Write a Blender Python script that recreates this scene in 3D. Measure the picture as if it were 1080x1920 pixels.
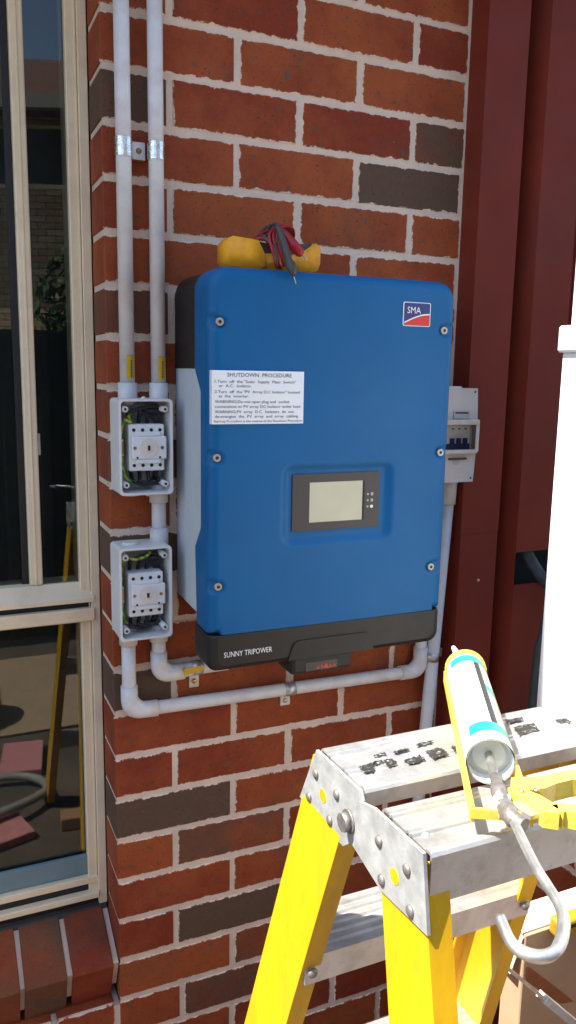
import bpy, bmesh, math, random
from mathutils import Vector, Matrix
random.seed(7)
S = bpy.context.scene
COL = S.collection
for o in list(bpy.data.objects): bpy.data.objects.remove(o)

# ------------------------------------------------------------------ camera
Z0 = 2.155                      # height of the uppermost brick bed in view above the ground
CAM = Vector((-0.27765, -1.39962, -0.57325 + Z0))
R0 = Vector((0.91448308, -0.40425973, 0.01716869))      # right
R1 = Vector((-0.05390742, -0.16377833, -0.98502317))    # down
R2 = Vector((0.40101707, 0.8998615, -0.17156512))       # forward
F = 1494.33
cam_d = bpy.data.cameras.new('camera'); cam = bpy.data.objects.new('camera', cam_d); COL.objects.link(cam)
cam_d.sensor_fit = 'VERTICAL'; cam_d.sensor_height = 24.0; cam_d.lens = F / 1920 * 24
cam_d.clip_start = 0.01; cam_d.clip_end = 400
m = Matrix.Identity(4)
for i in range(3):
    m[i][0] = R0[i]; m[i][1] = -R1[i]; m[i][2] = -R2[i]; m[i][3] = CAM[i]
cam.matrix_world = m
S.camera = cam
S.render.resolution_x = 576; S.render.resolution_y = 1024

# ------------------------------------------------------------------ light
SUN_EL = math.radians(60); SUN_AZ = math.radians(276)      # clockwise from +Y
ts = Vector((math.sin(SUN_AZ) * math.cos(SUN_EL), math.cos(SUN_AZ) * math.cos(SUN_EL), math.sin(SUN_EL)))
w = bpy.data.worlds.new('World'); S.world = w; w.use_nodes = True
nt = w.node_tree; bg = nt.nodes['Background']
sky = nt.nodes.new('ShaderNodeTexSky'); sky.sky_type = 'NISHITA'; sky.sun_disc = False
sky.sun_elevation = SUN_EL; sky.sun_rotation = SUN_AZ
nt.links.new(sky.outputs[0], bg.inputs[0]); bg.inputs[1].default_value = 0.13
sl = bpy.data.lights.new('sun', 'SUN'); sl.energy = 5.0; sl.angle = math.radians(0.55); sl.color = (1, 0.95, 0.86)
sun = bpy.data.objects.new('sun', sl); COL.objects.link(sun)
sun.rotation_euler = (-ts).to_track_quat('-Z', 'Y').to_euler(); sun.location = (-4, 1, 8)
S.view_settings.view_transform = 'Standard'; S.view_settings.look = 'None'
S.view_settings.exposure = 1.48; S.view_settings.gamma = 1.0

# ------------------------------------------------------------------ pixel -> point on a plane
def un(u, v, ax, val):
    d = R0 * ((u - 540) / F) + R1 * ((v - 960) / F) + R2
    k = 'XYZ'.index(ax)
    if ax == 'Z': val += Z0
    t = (val - CAM[k]) / d[k]
    return CAM + d * t
def xz(u, v, y):
    p = un(u, v, 'Y', y); return p.x, p.z

# ------------------------------------------------------------------ materials
def _n(nt, t, **k):
    n = nt.nodes.new(t)
    for a, b in k.items(): setattr(n, a, b)
    return n
def mth(nt, op, a, b=None, clamp=False):
    n = nt.nodes.new('ShaderNodeMath'); n.operation = op; n.use_clamp = clamp
    for i, x in enumerate((a, b)):
        if x is None: continue
        if isinstance(x, (int, float)): n.inputs[i].default_value = x
        else: nt.links.new(x, n.inputs[i])
    return n.outputs[0]
def mixc(nt, f, a, b, blend='MIX'):
    n = nt.nodes.new('ShaderNodeMix'); n.data_type = 'RGBA'; n.blend_type = blend
    if isinstance(f, (int, float)): n.inputs[0].default_value = f
    else: nt.links.new(f, n.inputs[0])
    for i, x in ((6, a), (7, b)):
        if isinstance(x, tuple): n.inputs[i].default_value = (*x, 1) if len(x) == 3 else x
        else: nt.links.new(x, n.inputs[i])
    return n.outputs[2]
def ramp(nt, x, lo, hi):
    n = nt.nodes.new('ShaderNodeMapRange'); n.inputs[1].default_value = lo; n.inputs[2].default_value = hi
    nt.links.new(x, n.inputs[0]); n.clamp = True
    return n.outputs[0]
def noise(nt, vec, scale, detail=4, rough=.6):
    n = nt.nodes.new('ShaderNodeTexNoise'); n.inputs['Scale'].default_value = scale
    n.inputs['Detail'].default_value = detail; n.inputs['Roughness'].default_value = rough
    nt.links.new(vec, n.inputs['Vector']); return n.outputs['Fac']
def base(name):
    M = bpy.data.materials.new(name); M.use_nodes = True
    nt = M.node_tree; return M, nt, nt.nodes['Principled BSDF'], nt.nodes.new('ShaderNodeTexCoord')
def bump(nt, b, h, strength, dist=.002):
    n = nt.nodes.new('ShaderNodeBump'); n.inputs['Strength'].default_value = strength; n.inputs['Distance'].default_value = dist
    nt.links.new(h, n.inputs['Height']); nt.links.new(n.outputs[0], b.inputs['Normal'])
def mat(name, col, rough=.5, metal=0., var=.18, vs=25, bm=.0, bs=300, dirt=None, dirt_amt=.5, ds=12, spec=.5, stretch=None):
    M, nt, b, tc = base(name); vec = tc.outputs['Object']
    if stretch:
        mp = nt.nodes.new('ShaderNodeMapping'); mp.inputs['Scale'].default_value = stretch
        nt.links.new(vec, mp.inputs['Vector']); vec = mp.outputs[0]
    f = ramp(nt, noise(nt, vec, vs), .3, .7)
    c = mixc(nt, f, tuple(x * (1 - var) for x in col), tuple(min(1, x * (1 + var)) for x in col))
    if dirt:
        d = mth(nt, 'MULTIPLY', ramp(nt, noise(nt, vec, ds, 8, .7), .48, .68), dirt_amt)
        c = mixc(nt, d, c, dirt)
    nt.links.new(c, b.inputs['Base Color'])
    r = ramp(nt, noise(nt, vec, vs * 2.3), 0, 1)
    rr = nt.nodes.new('ShaderNodeMapRange'); rr.inputs[3].default_value = max(0.02, rough - .12); rr.inputs[4].default_value = min(1, rough + .12)
    nt.links.new(r, rr.inputs[0]); nt.links.new(rr.outputs[0], b.inputs['Roughness'])
    b.inputs['Metallic'].default_value = metal; b.inputs['Specular IOR Level'].default_value = spec
    if bm: bump(nt, b, noise(nt, vec, bs), bm)
    return M
def attr(nt, name):
    n = nt.nodes.new('ShaderNodeAttribute'); n.attribute_type = 'OBJECT'; n.attribute_name = name; return n.outputs['Fac']

def brick_mat(name, c1, c2, cd, mortar):
    M, nt, b, tc = base(name)
    oi = nt.nodes.new('ShaderNodeObjectInfo'); ob = tc.outputs['Object']
    off = nt.nodes.new('ShaderNodeVectorMath'); off.operation = 'ADD'
    cmb = nt.nodes.new('ShaderNodeCombineXYZ')
    s = mth(nt, 'MULTIPLY', oi.outputs['Random'], 37.)
    nt.links.new(s, cmb.inputs[0]); nt.links.new(mth(nt, 'MULTIPLY', oi.outputs['Random'], 91.), cmb.inputs[2])
    nt.links.new(ob, off.inputs[0]); nt.links.new(cmb.outputs[0], off.inputs[1]); v = off.outputs[0]
    c = mixc(nt, ramp(nt, mth(nt, 'ADD', noise(nt, v, 9, 3), mth(nt, 'MULTIPLY', mth(nt, 'SUBTRACT', oi.outputs['Random'], .5), .35)), .3, .7), c1, c2)
    # brown flashed bricks and partial flashing; tone also paints the sill's shade
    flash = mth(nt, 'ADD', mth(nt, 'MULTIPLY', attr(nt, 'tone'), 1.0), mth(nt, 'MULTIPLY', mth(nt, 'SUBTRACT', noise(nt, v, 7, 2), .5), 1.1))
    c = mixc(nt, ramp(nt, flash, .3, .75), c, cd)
    # fine mottling, dark pits, grey and pale flecks
    c = mixc(nt, mth(nt, 'MULTIPLY', ramp(nt, noise(nt, v, 60, 6, .75), .35, .75), .45), c, mixc(nt, .55, c, (.03, .012, .008)))
    c = mixc(nt, mth(nt, 'MULTIPLY', ramp(nt, noise(nt, v, 260, 2), .64, .70), .8), c, (.035, .02, .016))
    c = mixc(nt, mth(nt, 'MULTIPLY', ramp(nt, noise(nt, v, 85, 1), .68, .73), .75), c, (.09, .068, .055))
    c = mixc(nt, mth(nt, 'MULTIPLY', ramp(nt, noise(nt, v, 330, 1), .76, .80), .7), c, (.5, .33, .16))
    # mortar smeared over the arrises
    sep = nt.nodes.new('ShaderNodeSeparateXYZ'); nt.links.new(ob, sep.inputs[0])
    dx = mth(nt, 'SUBTRACT', attr(nt, 'half_length'), mth(nt, 'ABSOLUTE', sep.outputs[0]))
    dz = mth(nt, 'SUBTRACT', attr(nt, 'half_height'), mth(nt, 'ABSOLUTE', sep.outputs[2]))
    d = mth(nt, 'MINIMUM', dx, dz)
    edge = mth(nt, 'SUBTRACT', d, mth(nt, 'MULTIPLY', mth(nt, 'SUBTRACT', noise(nt, v, 55, 7, .75), .46), .020))
    onface = mth(nt, 'LESS_THAN', sep.outputs[1], attr(nt, 'half_depth'))
    mk = mth(nt, 'MULTIPLY', ramp(nt, edge, .0013, .0002), onface)
    c = mixc(nt, mk, c, mortar)
    nt.links.new(c, b.inputs['Base Color']); b.inputs['Roughness'].default_value = .8
    b.inputs['Specular IOR Level'].default_value = .35
    bump(nt, b, noise(nt, v, 220, 6, .7), .5, .0022)
    return M

MORTAR = (.72, .555, .44)
def mortar_mat():
    M, nt, b, tc = base('mortar'); v = tc.outputs['Object']
    c = mixc(nt, ramp(nt, noise(nt, v, 14, 5), .3, .7), tuple(x * .92 for x in MORTAR), tuple(x * 1.12 for x in MORTAR))
    c = mixc(nt, mth(nt, 'MULTIPLY', ramp(nt, noise(nt, v, 700, 2), .5, .75), .2), c, (.3, .23, .19))
    c = mixc(nt, mth(nt, 'MULTIPLY', ramp(nt, noise(nt, v, 8, 4), .58, .75), .3), c, (.42, .31, .25))
    nt.links.new(c, b.inputs['Base Color']); b.inputs['Roughness'].default_value = .95
    bump(nt, b, noise(nt, v, 330, 6, .7), .8, .003); return M

m_brick = brick_mat('red_clay_brick', (.225, .031, .0085), (.345, .076, .019), (.112, .062, .037), MORTAR)
m_mortar = mortar_mat()
m_white = mat('white_conduit_pvc', (.65, .625, .615), .40, var=.07, vs=30, bm=.08, bs=150, dirt=(.52, .36, .33), dirt_amt=.4, ds=16)
m_boxgrey = mat('pale_grey_plastic', (.68, .675, .66), .45, var=.05, dirt=(.5, .44, .4), dirt_amt=.15)
m_switch = mat('white_switch_plastic', (.74, .74, .74), .4, var=.04)
m_cream = mat('switch_rotor_plastic', (.74, .66, .58), .45, var=.05)
m_hole = mat('dark_hole', (.015, .014, .013), .7, var=.1)
m_cable = mat('black_cable', (.012, .014, .017), .35, var=.3)
m_ybrass = mat('brass', (.5, .33, .12), .35, 1., var=.2)
m_zinc = mat('zinc_plated_steel', (.58, .57, .55), .46, .9, var=.2, vs=60, bm=.1, bs=120)
m_band = mat('bright_zinc_band', (.75, .74, .72), .28, 1., var=.25, vs=90, bm=.5, bs=160)
m_rust = mat('rusty_screw', (.35, .17, .07), .6, .5, var=.4, vs=200)
m_ylabel = mat('yellow_label', (.62, .36, .01), .5, var=.08)
m_print = mat('dark_print', (.03, .03, .03), .6, var=.1)
m_frame = mat('cream_powder_coat', (.80, .66, .45), .42, var=.05, vs=8, dirt=(.34, .28, .2), dirt_amt=.25, ds=9)
m_rubber = mat('black_rubber', (.012, .011, .012), .6, var=.3)
m_red = mat('dark_red_steel', (.18, .025, .012), .6, var=.1, vs=6, dirt=(.13, .03, .022), dirt_amt=.5, ds=4, spec=.25)
m_blue = mat('blue_powder_coat', (.0002, .098, .268), .44, var=.07, vs=5, bm=.2, bs=1100, spec=.28, dirt=(.004, .115, .26), dirt_amt=.35, ds=7)
m_invgrey = mat('light_grey_casting', (.46, .51, .54), .5, var=.05)
m_black = mat('black_plastic', (.011, .0095, .009), .5, var=.2, bm=.08, bs=700)
m_dgrey = mat('dark_grey_fascia', (.045, .036, .033), .45, var=.08)
m_lcd = mat('lcd_screen', (.50, .47, .33), .22, var=.06, vs=12)
m_label = mat('white_label', (.80, .80, .80), .5, var=.02)
m_logo_blue = mat('logo_navy', (.02, .03, .16), .4, var=.05)
m_logo_red = mat('logo_red', (.62, .025, .015), .4, var=.05)
m_yrubber = mat('yellow_holster', (.84, .36, .004), .55, var=.12, vs=30, dirt=(.3, .14, .02), dirt_amt=.45, ds=22, bm=.1)
m_meter = mat('charcoal_meter_case', (.06, .052, .045), .5, var=.2)
m_redlead = mat('red_lead', (.33, .008, .012), .4, var=.2)
m_steel = mat('steel_tip', (.5, .48, .45), .42, 1., var=.1)
m_alu = mat('worn_aluminium', (.60, .585, .56), .38, .65, var=.14, vs=16, bm=.12, bs=90, dirt=(.34, .315, .29), dirt_amt=.55, ds=34)
m_galv = mat('galvanised_plate', (.50, .51, .50), .5, .45, var=.22, vs=45, bm=.15, bs=120, dirt=(.35, .33, .31), dirt_amt=.5, ds=40)
m_bolt2 = mat('dull_screw_steel', (.42, .38, .34), .5, .8, var=.2, vs=200)
m_bolt = mat('bolt_steel', (.26, .24, .22), .55, .7, var=.3, vs=150)
m_fibre = mat('yellow_fibreglass', (.68, .385, .006), .42, var=.1, vs=18, bm=.12, bs=160, dirt=(.42, .22, .02), dirt_amt=.55, ds=16, stretch=(1, 1, .3))
m_gun = mat('yellow_gun_paint', (.78, .60, .08), .38, var=.1, vs=40, dirt=(.4, .28, .06), dirt_amt=.5, ds=45)
m_cart = mat('white_cartridge', (.8, .8, .8), .4, var=.03)
m_cyan = mat('cyan_print', (.02, .42, .55), .4, var=.05)
m_green = mat('green_print', (.02, .34, .22), .4, var=.05)
m_lgrey = mat('grey_print', (.42, .38, .36), .4, var=.08)
m_plunger = mat('translucent_grey_plunger', (.5, .53, .48), .4, var=.08)
m_wpaint = mat('white_paint', (.82, .82, .80), .5, var=.03, bm=.08)
m_card = mat('cardboard', (.42, .30, .19), .85, var=.1, vs=12, bm=.1, bs=60)
m_cardlit = mat('sunlit_look_cardboard', (.62, .52, .44), .8, var=.08)  # paler cardboard, sunlight on the flaps put into its colour
m_pink = mat('pink_foam', (.60, .24, .24), .8, var=.12)
m_soil = mat('ground_pavers', (.115, .085, .062), .9, var=.35, vs=3, bm=.5, bs=40, dirt=(.06, .05, .04), dirt_amt=.8, ds=5)
m_timber = mat('timber', (.34, .19, .10), .7, var=.25, vs=40, stretch=(.2, 1, 1))
m_fence = mat('charcoal_fence_steel', (.012, .014, .015), .6, var=.1)
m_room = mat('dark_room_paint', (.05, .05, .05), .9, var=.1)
m_sillin = mat('blue_grey_strip', (.15, .23, .26), .5, var=.05)
m_roof = mat('terracotta_roof', (.14, .06, .04), .8, var=.3, vs=5)
m_soffit = mat('soffit_paint', (.30, .28, .24), .8, var=.1)
m_leaf = mat('shrub_leaf', (.04, .09, .02), .6, var=.5, vs=9)
m_bark = mat('bark', (.08, .05, .03), .9, var=.3)
m_hose = mat('grey_corrugated_hose', (.30, .29, .27), .5, var=.15)
m_bag = mat('black_bag', (.015, .015, .015), .25, var=.2, bm=.6, bs=25)

def worn_mat():
    M, nt, b, tc = base('worn_black_print'); v = tc.outputs['Object']
    k = ramp(nt, noise(nt, v, 170, 6, .75), .55, .66)
    nt.links.new(mixc(nt, k, (.022, .02, .019), (.50, .47, .43)), b.inputs['Base Color']); b.inputs['Roughness'].default_value = .6; return M
m_worn = worn_mat()
def earth_mat():
    M, nt, b, tc = base('earth_wire'); wv = nt.nodes.new('ShaderNodeTexWave'); wv.inputs['Scale'].default_value = 40
    wv.bands_direction = 'DIAGONAL'; nt.links.new(tc.outputs['Object'], wv.inputs['Vector'])
    nt.links.new(mixc(nt, ramp(nt, wv.outputs['Fac'], .4, .6), (.05, .30, .03), (.55, .45, .02)), b.inputs['Base Color'])
    b.inputs['Roughness'].default_value = .4; return M
m_earth = earth_mat()
def glass_mat(name, refl=1.0, tint=(.9, .95, .95)):
    M = bpy.data.materials.new(name); M.use_nodes = True; nt = M.node_tree
    for n in list(nt.nodes):
        if n.type != 'OUTPUT_MATERIAL': nt.nodes.remove(n)
    out = nt.nodes['Material Output']
    fr = nt.nodes.new('ShaderNodeFresnel'); fr.inputs[0].default_value = 1.52
    g = nt.nodes.new('ShaderNodeBsdfGlossy'); g.inputs['Roughness'].default_value = .004
    t = nt.nodes.new('ShaderNodeBsdfTransparent'); t.inputs[0].default_value = (*tint, 1)
    mx = nt.nodes.new('ShaderNodeMixShader')
    nt.links.new(mth(nt, 'MULTIPLY', fr.outputs[0], refl, True), mx.inputs[0])
    nt.links.new(t.outputs[0], mx.inputs[1]); nt.links.new(g.outputs[0], mx.inputs[2]); nt.links.new(mx.outputs[0], out.inputs[0])
    return M
m_glass = glass_mat('window_glass', 1.0, (.86, .9, .88))
m_clear = glass_mat('clear_plastic', 1.0, (.86, .84, .8))
def neighbour_mat():
    M, nt, b, tc = base('neighbour_brick'); br = nt.nodes.new('ShaderNodeTexBrick')
    mp = nt.nodes.new('ShaderNodeMapping'); mp.inputs['Rotation'].default_value = (math.radians(90), 0, 0)
    nt.links.new(tc.outputs['Object'], mp.inputs[0]); nt.links.new(mp.outputs[0], br.inputs[0])
    br.inputs['Scale'].default_value = 1.; br.inputs['Brick Width'].default_value = .24; br.inputs['Row Height'].default_value = .086
    br.inputs['Mortar Size'].default_value = .006
    br.inputs['Color1'].default_value = (.62, .47, .27, 1); br.inputs['Color2'].default_value = (.46, .28, .15, 1); br.inputs['Mortar'].default_value = (.08, .05, .035, 1)
    nt.links.new(br.outputs[0], b.inputs['Base Color']); b.inputs['Roughness'].default_value = .9; return M
m_nbrick = neighbour_mat()

# ------------------------------------------------------------------ mesh helpers (all in world coordinates)
def NB(): return bmesh.new()
def box(bm, x0, x1, y0, y1, z0, z1, bev=0., seg=1, mi=0):
    if x0 > x1: x0, x1 = x1, x0
    if y0 > y1: y0, y1 = y1, y0
    if z0 > z1: z0, z1 = z1, z0
    t = bmesh.new()
    r = bmesh.ops.create_cube(t, size=1)
    for v in r['verts']: v.co = Vector(((x0 + x1) / 2 + v.co.x * (x1 - x0), (y0 + y1) / 2 + v.co.y * (y1 - y0), (z0 + z1) / 2 + v.co.z * (z1 - z0)))
    if bev: bmesh.ops.bevel(t, geom=t.edges[:], offset=bev, segments=seg, affect='EDGES', profile=.5)
    return merge(bm, t, mi)
def merge(bm, t, mi=0, M=None):
    mp = {}
    for v in t.verts: mp[v] = bm.verts.new(M @ v.co if M else v.co)
    for f in t.faces:
        try:
            g = bm.faces.new([mp[v] for v in f.verts]); g.material_index = mi or f.material_index; g.smooth = f.smooth
        except ValueError: pass
    t.free(); return bm
def frames(pts):
    out = []; n = len(pts); up = None
    for i, p in enumerate(pts):
        d = (pts[min(i + 1, n - 1)] - pts[max(i - 1, 0)]).normalized()
        if up is None:
            a = Vector((0, 0, 1)) if abs(d.z) < .9 else Vector((1, 0, 0))
            s = d.cross(a).normalized()
        else:
            s = (up - d * up.dot(d)).normalized()
        up = s; out.append((p, s, d.cross(s).normalized()))
    return out
def tube(bm, pts, r, seg=12, cap=True, mi=0):
    pts = [Vector(p) for p in pts]; rr = r if isinstance(r, (list, tuple)) else [r] * len(pts)
    rings = []
    for (p, s, t), q in zip(frames(pts), rr):
        rings.append([bm.verts.new(p + (s * math.cos(a) + t * math.sin(a)) * q) for a in [2 * math.pi * k / seg for k in range(seg)]])
    for A, B in zip(rings, rings[1:]):
        for k in range(seg):
            f = bm.faces.new((A[k], A[(k + 1) % seg], B[(k + 1) % seg], B[k])); f.smooth = True; f.material_index = mi
    if cap:
        for A in (rings[0][::-1], rings[-1]):
            f = bm.faces.new(A); f.material_index = mi
    return bm
def cyl(bm, p0, p1, r, seg=20, r1=None, mi=0):
    return tube(bm, [p0, p1], [r, r if r1 is None else r1], seg, True, mi)
def dome(bm, p, n, r, h, seg=12):
    p = Vector(p); n = Vector(n).normalized()
    return tube(bm, [p, p + n * h * .55, p + n * h * .85, p + n * h], [r, r * .85, r * .5, r * .05], seg)
def bend(pts, r, n=8):
    """round the corners of a polyline"""
    pts = [Vector(p) for p in pts]; out = [pts[0]]
    for a, b, c in zip(pts, pts[1:], pts[2:]):
        d0 = (a - b).normalized(); d1 = (c - b).normalized()
        l = min(r, (a - b).length * .48, (c - b).length * .48)
        p0 = b + d0 * l; p1 = b + d1 * l
        for k in range(n + 1):
            t = k / n; out.append(p0 * (1 - t) ** 2 + b * 2 * t * (1 - t) + p1 * t * t)
    out.append(pts[-1]); return out
def smooth_path(pts, n=6):
    P = [Vector(p) for p in pts]; out = []
    for i in range(len(P) - 1):
        a = P[max(i - 1, 0)]; b = P[i]; c = P[i + 1]; d = P[min(i + 2, len(P) - 1)]
        for k in range(n):
            t = k / n
            out.append(.5 * ((2 * b) + (c - a) * t + (2 * a - 5 * b + 4 * c - d) * t * t + (3 * b - a - 3 * c + d) * t ** 3))
    out.append(P[-1]); return out
def prism(bm, loop, vec, mi=0):
    """extrude a planar world loop along vec"""
    a = [bm.verts.new(Vector(p)) for p in loop]; b = [bm.verts.new(Vector(p) + Vector(vec)) for p in loop]
    n = len(a)
    fs = [bm.faces.new(a[::-1]), bm.faces.new(b)]
    for k in range(n): fs.append(bm.faces.new((a[k], a[(k + 1) % n], b[(k + 1) % n], b[k])))
    for f in fs: f.material_index = mi
    return bm
def loft(bm, A, B):
    a = [bm.verts.new(Vector(p)) for p in A]; b = [bm.verts.new(Vector(p)) for p in B]; n = len(a)
    bm.faces.new(a[::-1]); bm.faces.new(b)
    for k in range(n): bm.faces.new((a[k], a[(k + 1) % n], b[(k + 1) % n], b[k]))
    return bm
def bevel_all(bm, off, seg=1, ang=35):
    es = [e for e in bm.edges if len(e.link_faces) == 2 and e.calc_face_angle(0) > math.radians(ang)]
    bmesh.ops.bevel(bm, geom=es, offset=off, segments=seg, affect='EDGES', profile=.5); return bm
def org(o):
    v = Vector((0, 0, 0))
    while o: v = v + o.location; o = o.parent
    return v
def ob(name, bm, mats, parent=None, smooth=False, label=None):
    me = bpy.data.meshes.new(name); bmesh.ops.recalc_face_normals(bm, faces=bm.faces[:])
    if parent is not None:
        d = org(parent); bmesh.ops.translate(bm, verts=bm.verts[:], vec=-d)
    bm.to_mesh(me); bm.free()
    for x in (mats if isinstance(mats, (list, tuple)) else [mats]): me.materials.append(x)
    if smooth:
        for p in me.polygons: p.use_smooth = True
    o = bpy.data.objects.new(name, me); COL.objects.link(o)
    if parent is not None: o.parent = parent
    if label: o['label'] = label
    return o
def thing(name, label, cat, loc, group=None):
    o = bpy.data.objects.new(name, None); COL.objects.link(o); o.location = loc; o.empty_display_size = .05
    o['label'] = label; o['category'] = cat
    if group: o['group'] = group
    return o
def tag(o, label, cat, group=None):
    o['label'] = label; o['category'] = cat
    if group: o['group'] = group
    return o
def struct(o): o['kind'] = 'structure'; return o
def text_bm(bm, s, x0, x1, z, h, y, mi=0, depth=.0004, font_scale=None):
    """lettering on a plane facing -Y, stretched to run from x0 to x1, baseline z, cap height h"""
    cu = bpy.data.curves.new('t', 'FONT'); cu.body = s; cu.size = 1; cu.extrude = 0; cu.resolution_u = 2
    o = bpy.data.objects.new('t', cu); COL.objects.link(o)
    bpy.context.view_layer.update()
    me = bpy.data.meshes.new_from_object(o.evaluated_get(bpy.context.evaluated_depsgraph_get()))
    xs = [v.co.x for v in me.vertices]; a, b = min(xs), max(xs)
    k = (x1 - x0) / (b - a); kz = h / .73
    vs = [bm.verts.new((x0 + (v.co.x - a) * k, y, z + v.co.y * kz)) for v in me.vertices]
    for p in me.polygons:
        try: f = bm.faces.new([vs[i] for i in p.vertices]); f.material_index = mi
        except ValueError: pass
    bpy.data.objects.remove(o); bpy.data.curves.remove(cu); bpy.data.meshes.remove(me)
    return bm

# ================================================================== SETTING
bm = NB(); box(bm, -40, 40, -60, 40, -.3, 0); struct(ob('ground', bm, m_soil))

# ---- brick wall
wall = thing('brick_wall', 'red clay brick wall with pale mortar carrying the blue inverter', 'wall', (0, 0, 0))
bm = NB()
box(bm, .0025, .7185, .0021, .1085, 0, 2.499)
box(bm, -1.70, .0025, .0021, .106, 0, .338)
ob('mortar_bed', bm, m_mortar, wall)
P = .086
def brick_mesh(L, H, D, name, bev=.0018):
    t = NB(); box(t, -L / 2, L / 2, -D / 2, D / 2, -H / 2, H / 2, bev)
    me = bpy.data.meshes.new(name); bmesh.ops.recalc_face_normals(t, faces=t.faces[:]); t.to_mesh(me); t.free(); return me
BM = {}
def brick(parent, c, L, H, D, mt, tone, rot=None, depth_flag=None):
    k = (round(L, 4), round(H, 4), round(D, 4), mt.name)
    if k not in BM: BM[k] = brick_mesh(L, H, D, 'brick'); BM[k].materials.append(mt)
    o = bpy.data.objects.new('brick', BM[k]); COL.objects.link(o); o.parent = parent
    o.location = Vector(c) - org(parent)
    if rot: o.rotation_euler = rot
    o['tone'] = float(tone); o['half_length'] = L / 2; o['half_height'] = H / 2
    o['half_depth'] = (depth_flag if depth_flag is not None else -D / 2 + .007)
    return o
TONE = {(2, 2): 1., (1, 3): .6, (16, 0): 1., (19, 1): 1.05, (1, 0): .75, (9, 0): -.1, (13, 0): 1., (10, 0): 1., (17, 1): .5, (5, 0): .6, (3, 2): .32, (20, 0): .3, (20, 1): .45, (21, 1): .5, (0, 0): .3, (7, 0): .45, (8, 0): .5, (1, 2): .2, (0, 1): .1, (2, 1): -.1, (15, 0): .1, (18, 0): -.2, (12, 0): .0, (18, 1): .3}
CD = .104
for i in range(-4, 26):
    zc = Z0 - P * (i + .5)
    if zc > 2.47 or zc < .03: continue
    segs = [(0, .23), (.24, .47), (.48, .71)] if i % 2 == 0 else [(0, .11), (.12, .35), (.36, .59), (.60, .714)]
    if i == 21: segs = [(0, .122), (.132, .36), (.37, .60), (.61, .714)]
    if zc < .345:
        q = -.01 if i % 2 == 0 else -.01
        x = q; k = 0
        while x > -1.6:
            L = .23 if (i % 2 == 0 or k) else .11
            segs.append((x - L, x)); x -= L + .01; k += 1
    for j, (a, b_) in enumerate(segs):
        g = .0008
        jx = random.uniform(-.0015, .0015); jz = random.uniform(-.001, .001)
        dy = random.uniform(-.0013, .0001)
        a2 = a if (j == 0) else a + g
        tone = TONE.get((i, j), random.choice([0, 0, 0, .1, .15, -.1, .25]))
        bo_ = brick(wall, ((a2 + b_) / 2 + (jx if j else 0), .053 + dy, zc + jz), b_ - a2, .0752, CD, m_brick, tone)
        if a == 0: bo_['half_length'] = .2

# sloping sill of bricks on edge, browner tone standing in for dimmer light
sill = NB(); sl_ang = math.atan2(.042, .1)
bsl = Matrix.Translation((0, -.012, Z0 - 1.715)) @ Matrix.Rotation(sl_ang, 4, 'X')
t = NB(); box(t, -1.6, -.002, .008, .17, -.08, -.006); merge(sill, t, 0, bsl)
sillo = ob('sill_mortar', sill, m_mortar, wall)
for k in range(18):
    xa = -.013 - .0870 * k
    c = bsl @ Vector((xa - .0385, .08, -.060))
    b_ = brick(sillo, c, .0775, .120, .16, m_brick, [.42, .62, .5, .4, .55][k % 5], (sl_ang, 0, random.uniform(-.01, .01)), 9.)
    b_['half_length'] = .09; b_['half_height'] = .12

# ---- eaves above the wall (they keep the wall in shade)
ev = thing('roof_eave', 'house eave with cream gutter shading the brick wall', 'roof', (0, 0, 2.5))
bm = NB(); box(bm, -5, 2.6, -.20, .4, 2.50, 2.515); ob('soffit', bm, m_soffit, ev)
bm = NB(); box(bm, -5, 2.6, -.222, -.2005, 2.49, 2.66); ob('fascia', bm, m_frame, ev)
bm = NB(); prism(bm, [(-5, -.235, 2.655), (-5, 3.2, 4.2), (-5, 3.2, 4.26), (-5, -.235, 2.70)], (7.6, 0, 0)); ob('roof_tiles', bm, m_roof, ev)

# ---- window
win = thing('window', 'cream aluminium window with dark reflecting glass beside the brick wall', 'window', (-.6, .12, .5))
ZT = 2.5
def zr(z): return Z0 + z
bm = NB()
box(bm, -.0175, -.0008, .1075, .19, zr(-1.66), ZT, .0012)
box(bm, -.0365, -.0172, .1150, .19, zr(-1.64), ZT, .0015)
box(bm, -.0215, -.0190, .1125, .12, zr(-1.60), ZT)
ob('jamb', bm, m_frame, win)
bm = NB()
L = -1.62
prism(bm, [(L, .103, zr(-1.005)), (L, .103, zr(-1.0125)), (L, .17, zr(-1.0125)), (L, .17, zr(-.974)), (L, .128, zr(-.978))], (-.0125 - L, 0, 0))
ob('upper_rail', bm, m_frame, win)
bm = NB(); box(bm, L, -.0135, .1135, .17, zr(-1.0245), zr(-1.0128)); ob('rail_seal', bm, m_rubber, win)
bm = NB(); box(bm, L, -.0125, .100, .17, zr(-1.0495), zr(-1.0248), .0015); box(bm, L, -.037, .118, .165, zr(-1.0555), zr(-1.0498)); ob('lower_rail', bm, m_frame, win)
bm = NB()
box(bm, L, -.0165, .112, .17, zr(-1.613), zr(-1.598), .0015); box(bm, L, -.017, .102, .17, zr(-1.642), zr(-1.629), .0015)
ob('bottom_rail', bm, m_frame, win)
bm = NB(); box(bm, L, -.017, .118, .168, zr(-1.6288), zr(-1.6132)); box(bm, L, -.003, .118, .168, zr(-1.72), zr(-1.6422)); box(bm, L, -.037, .1305, .16, zr(-1.5978), zr(-1.590)); ob('sill_dark_strip', bm, m_rubber, win)  # dark strips between the rails, under them and along the glass foot
bm = NB(); box(bm, -.127, -.1035, .126, .150, zr(-.977), ZT, .003, 2); box(bm, -.1175, -.1135, .1240, .13, zr(-.977), ZT, .0008); ob('sash_stile', bm, m_frame, win)
bm = NB(); box(bm, -.1395, -.1275, .142, .150, zr(-.977), ZT); ob('stile_gasket', bm, m_rubber, win)
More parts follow.
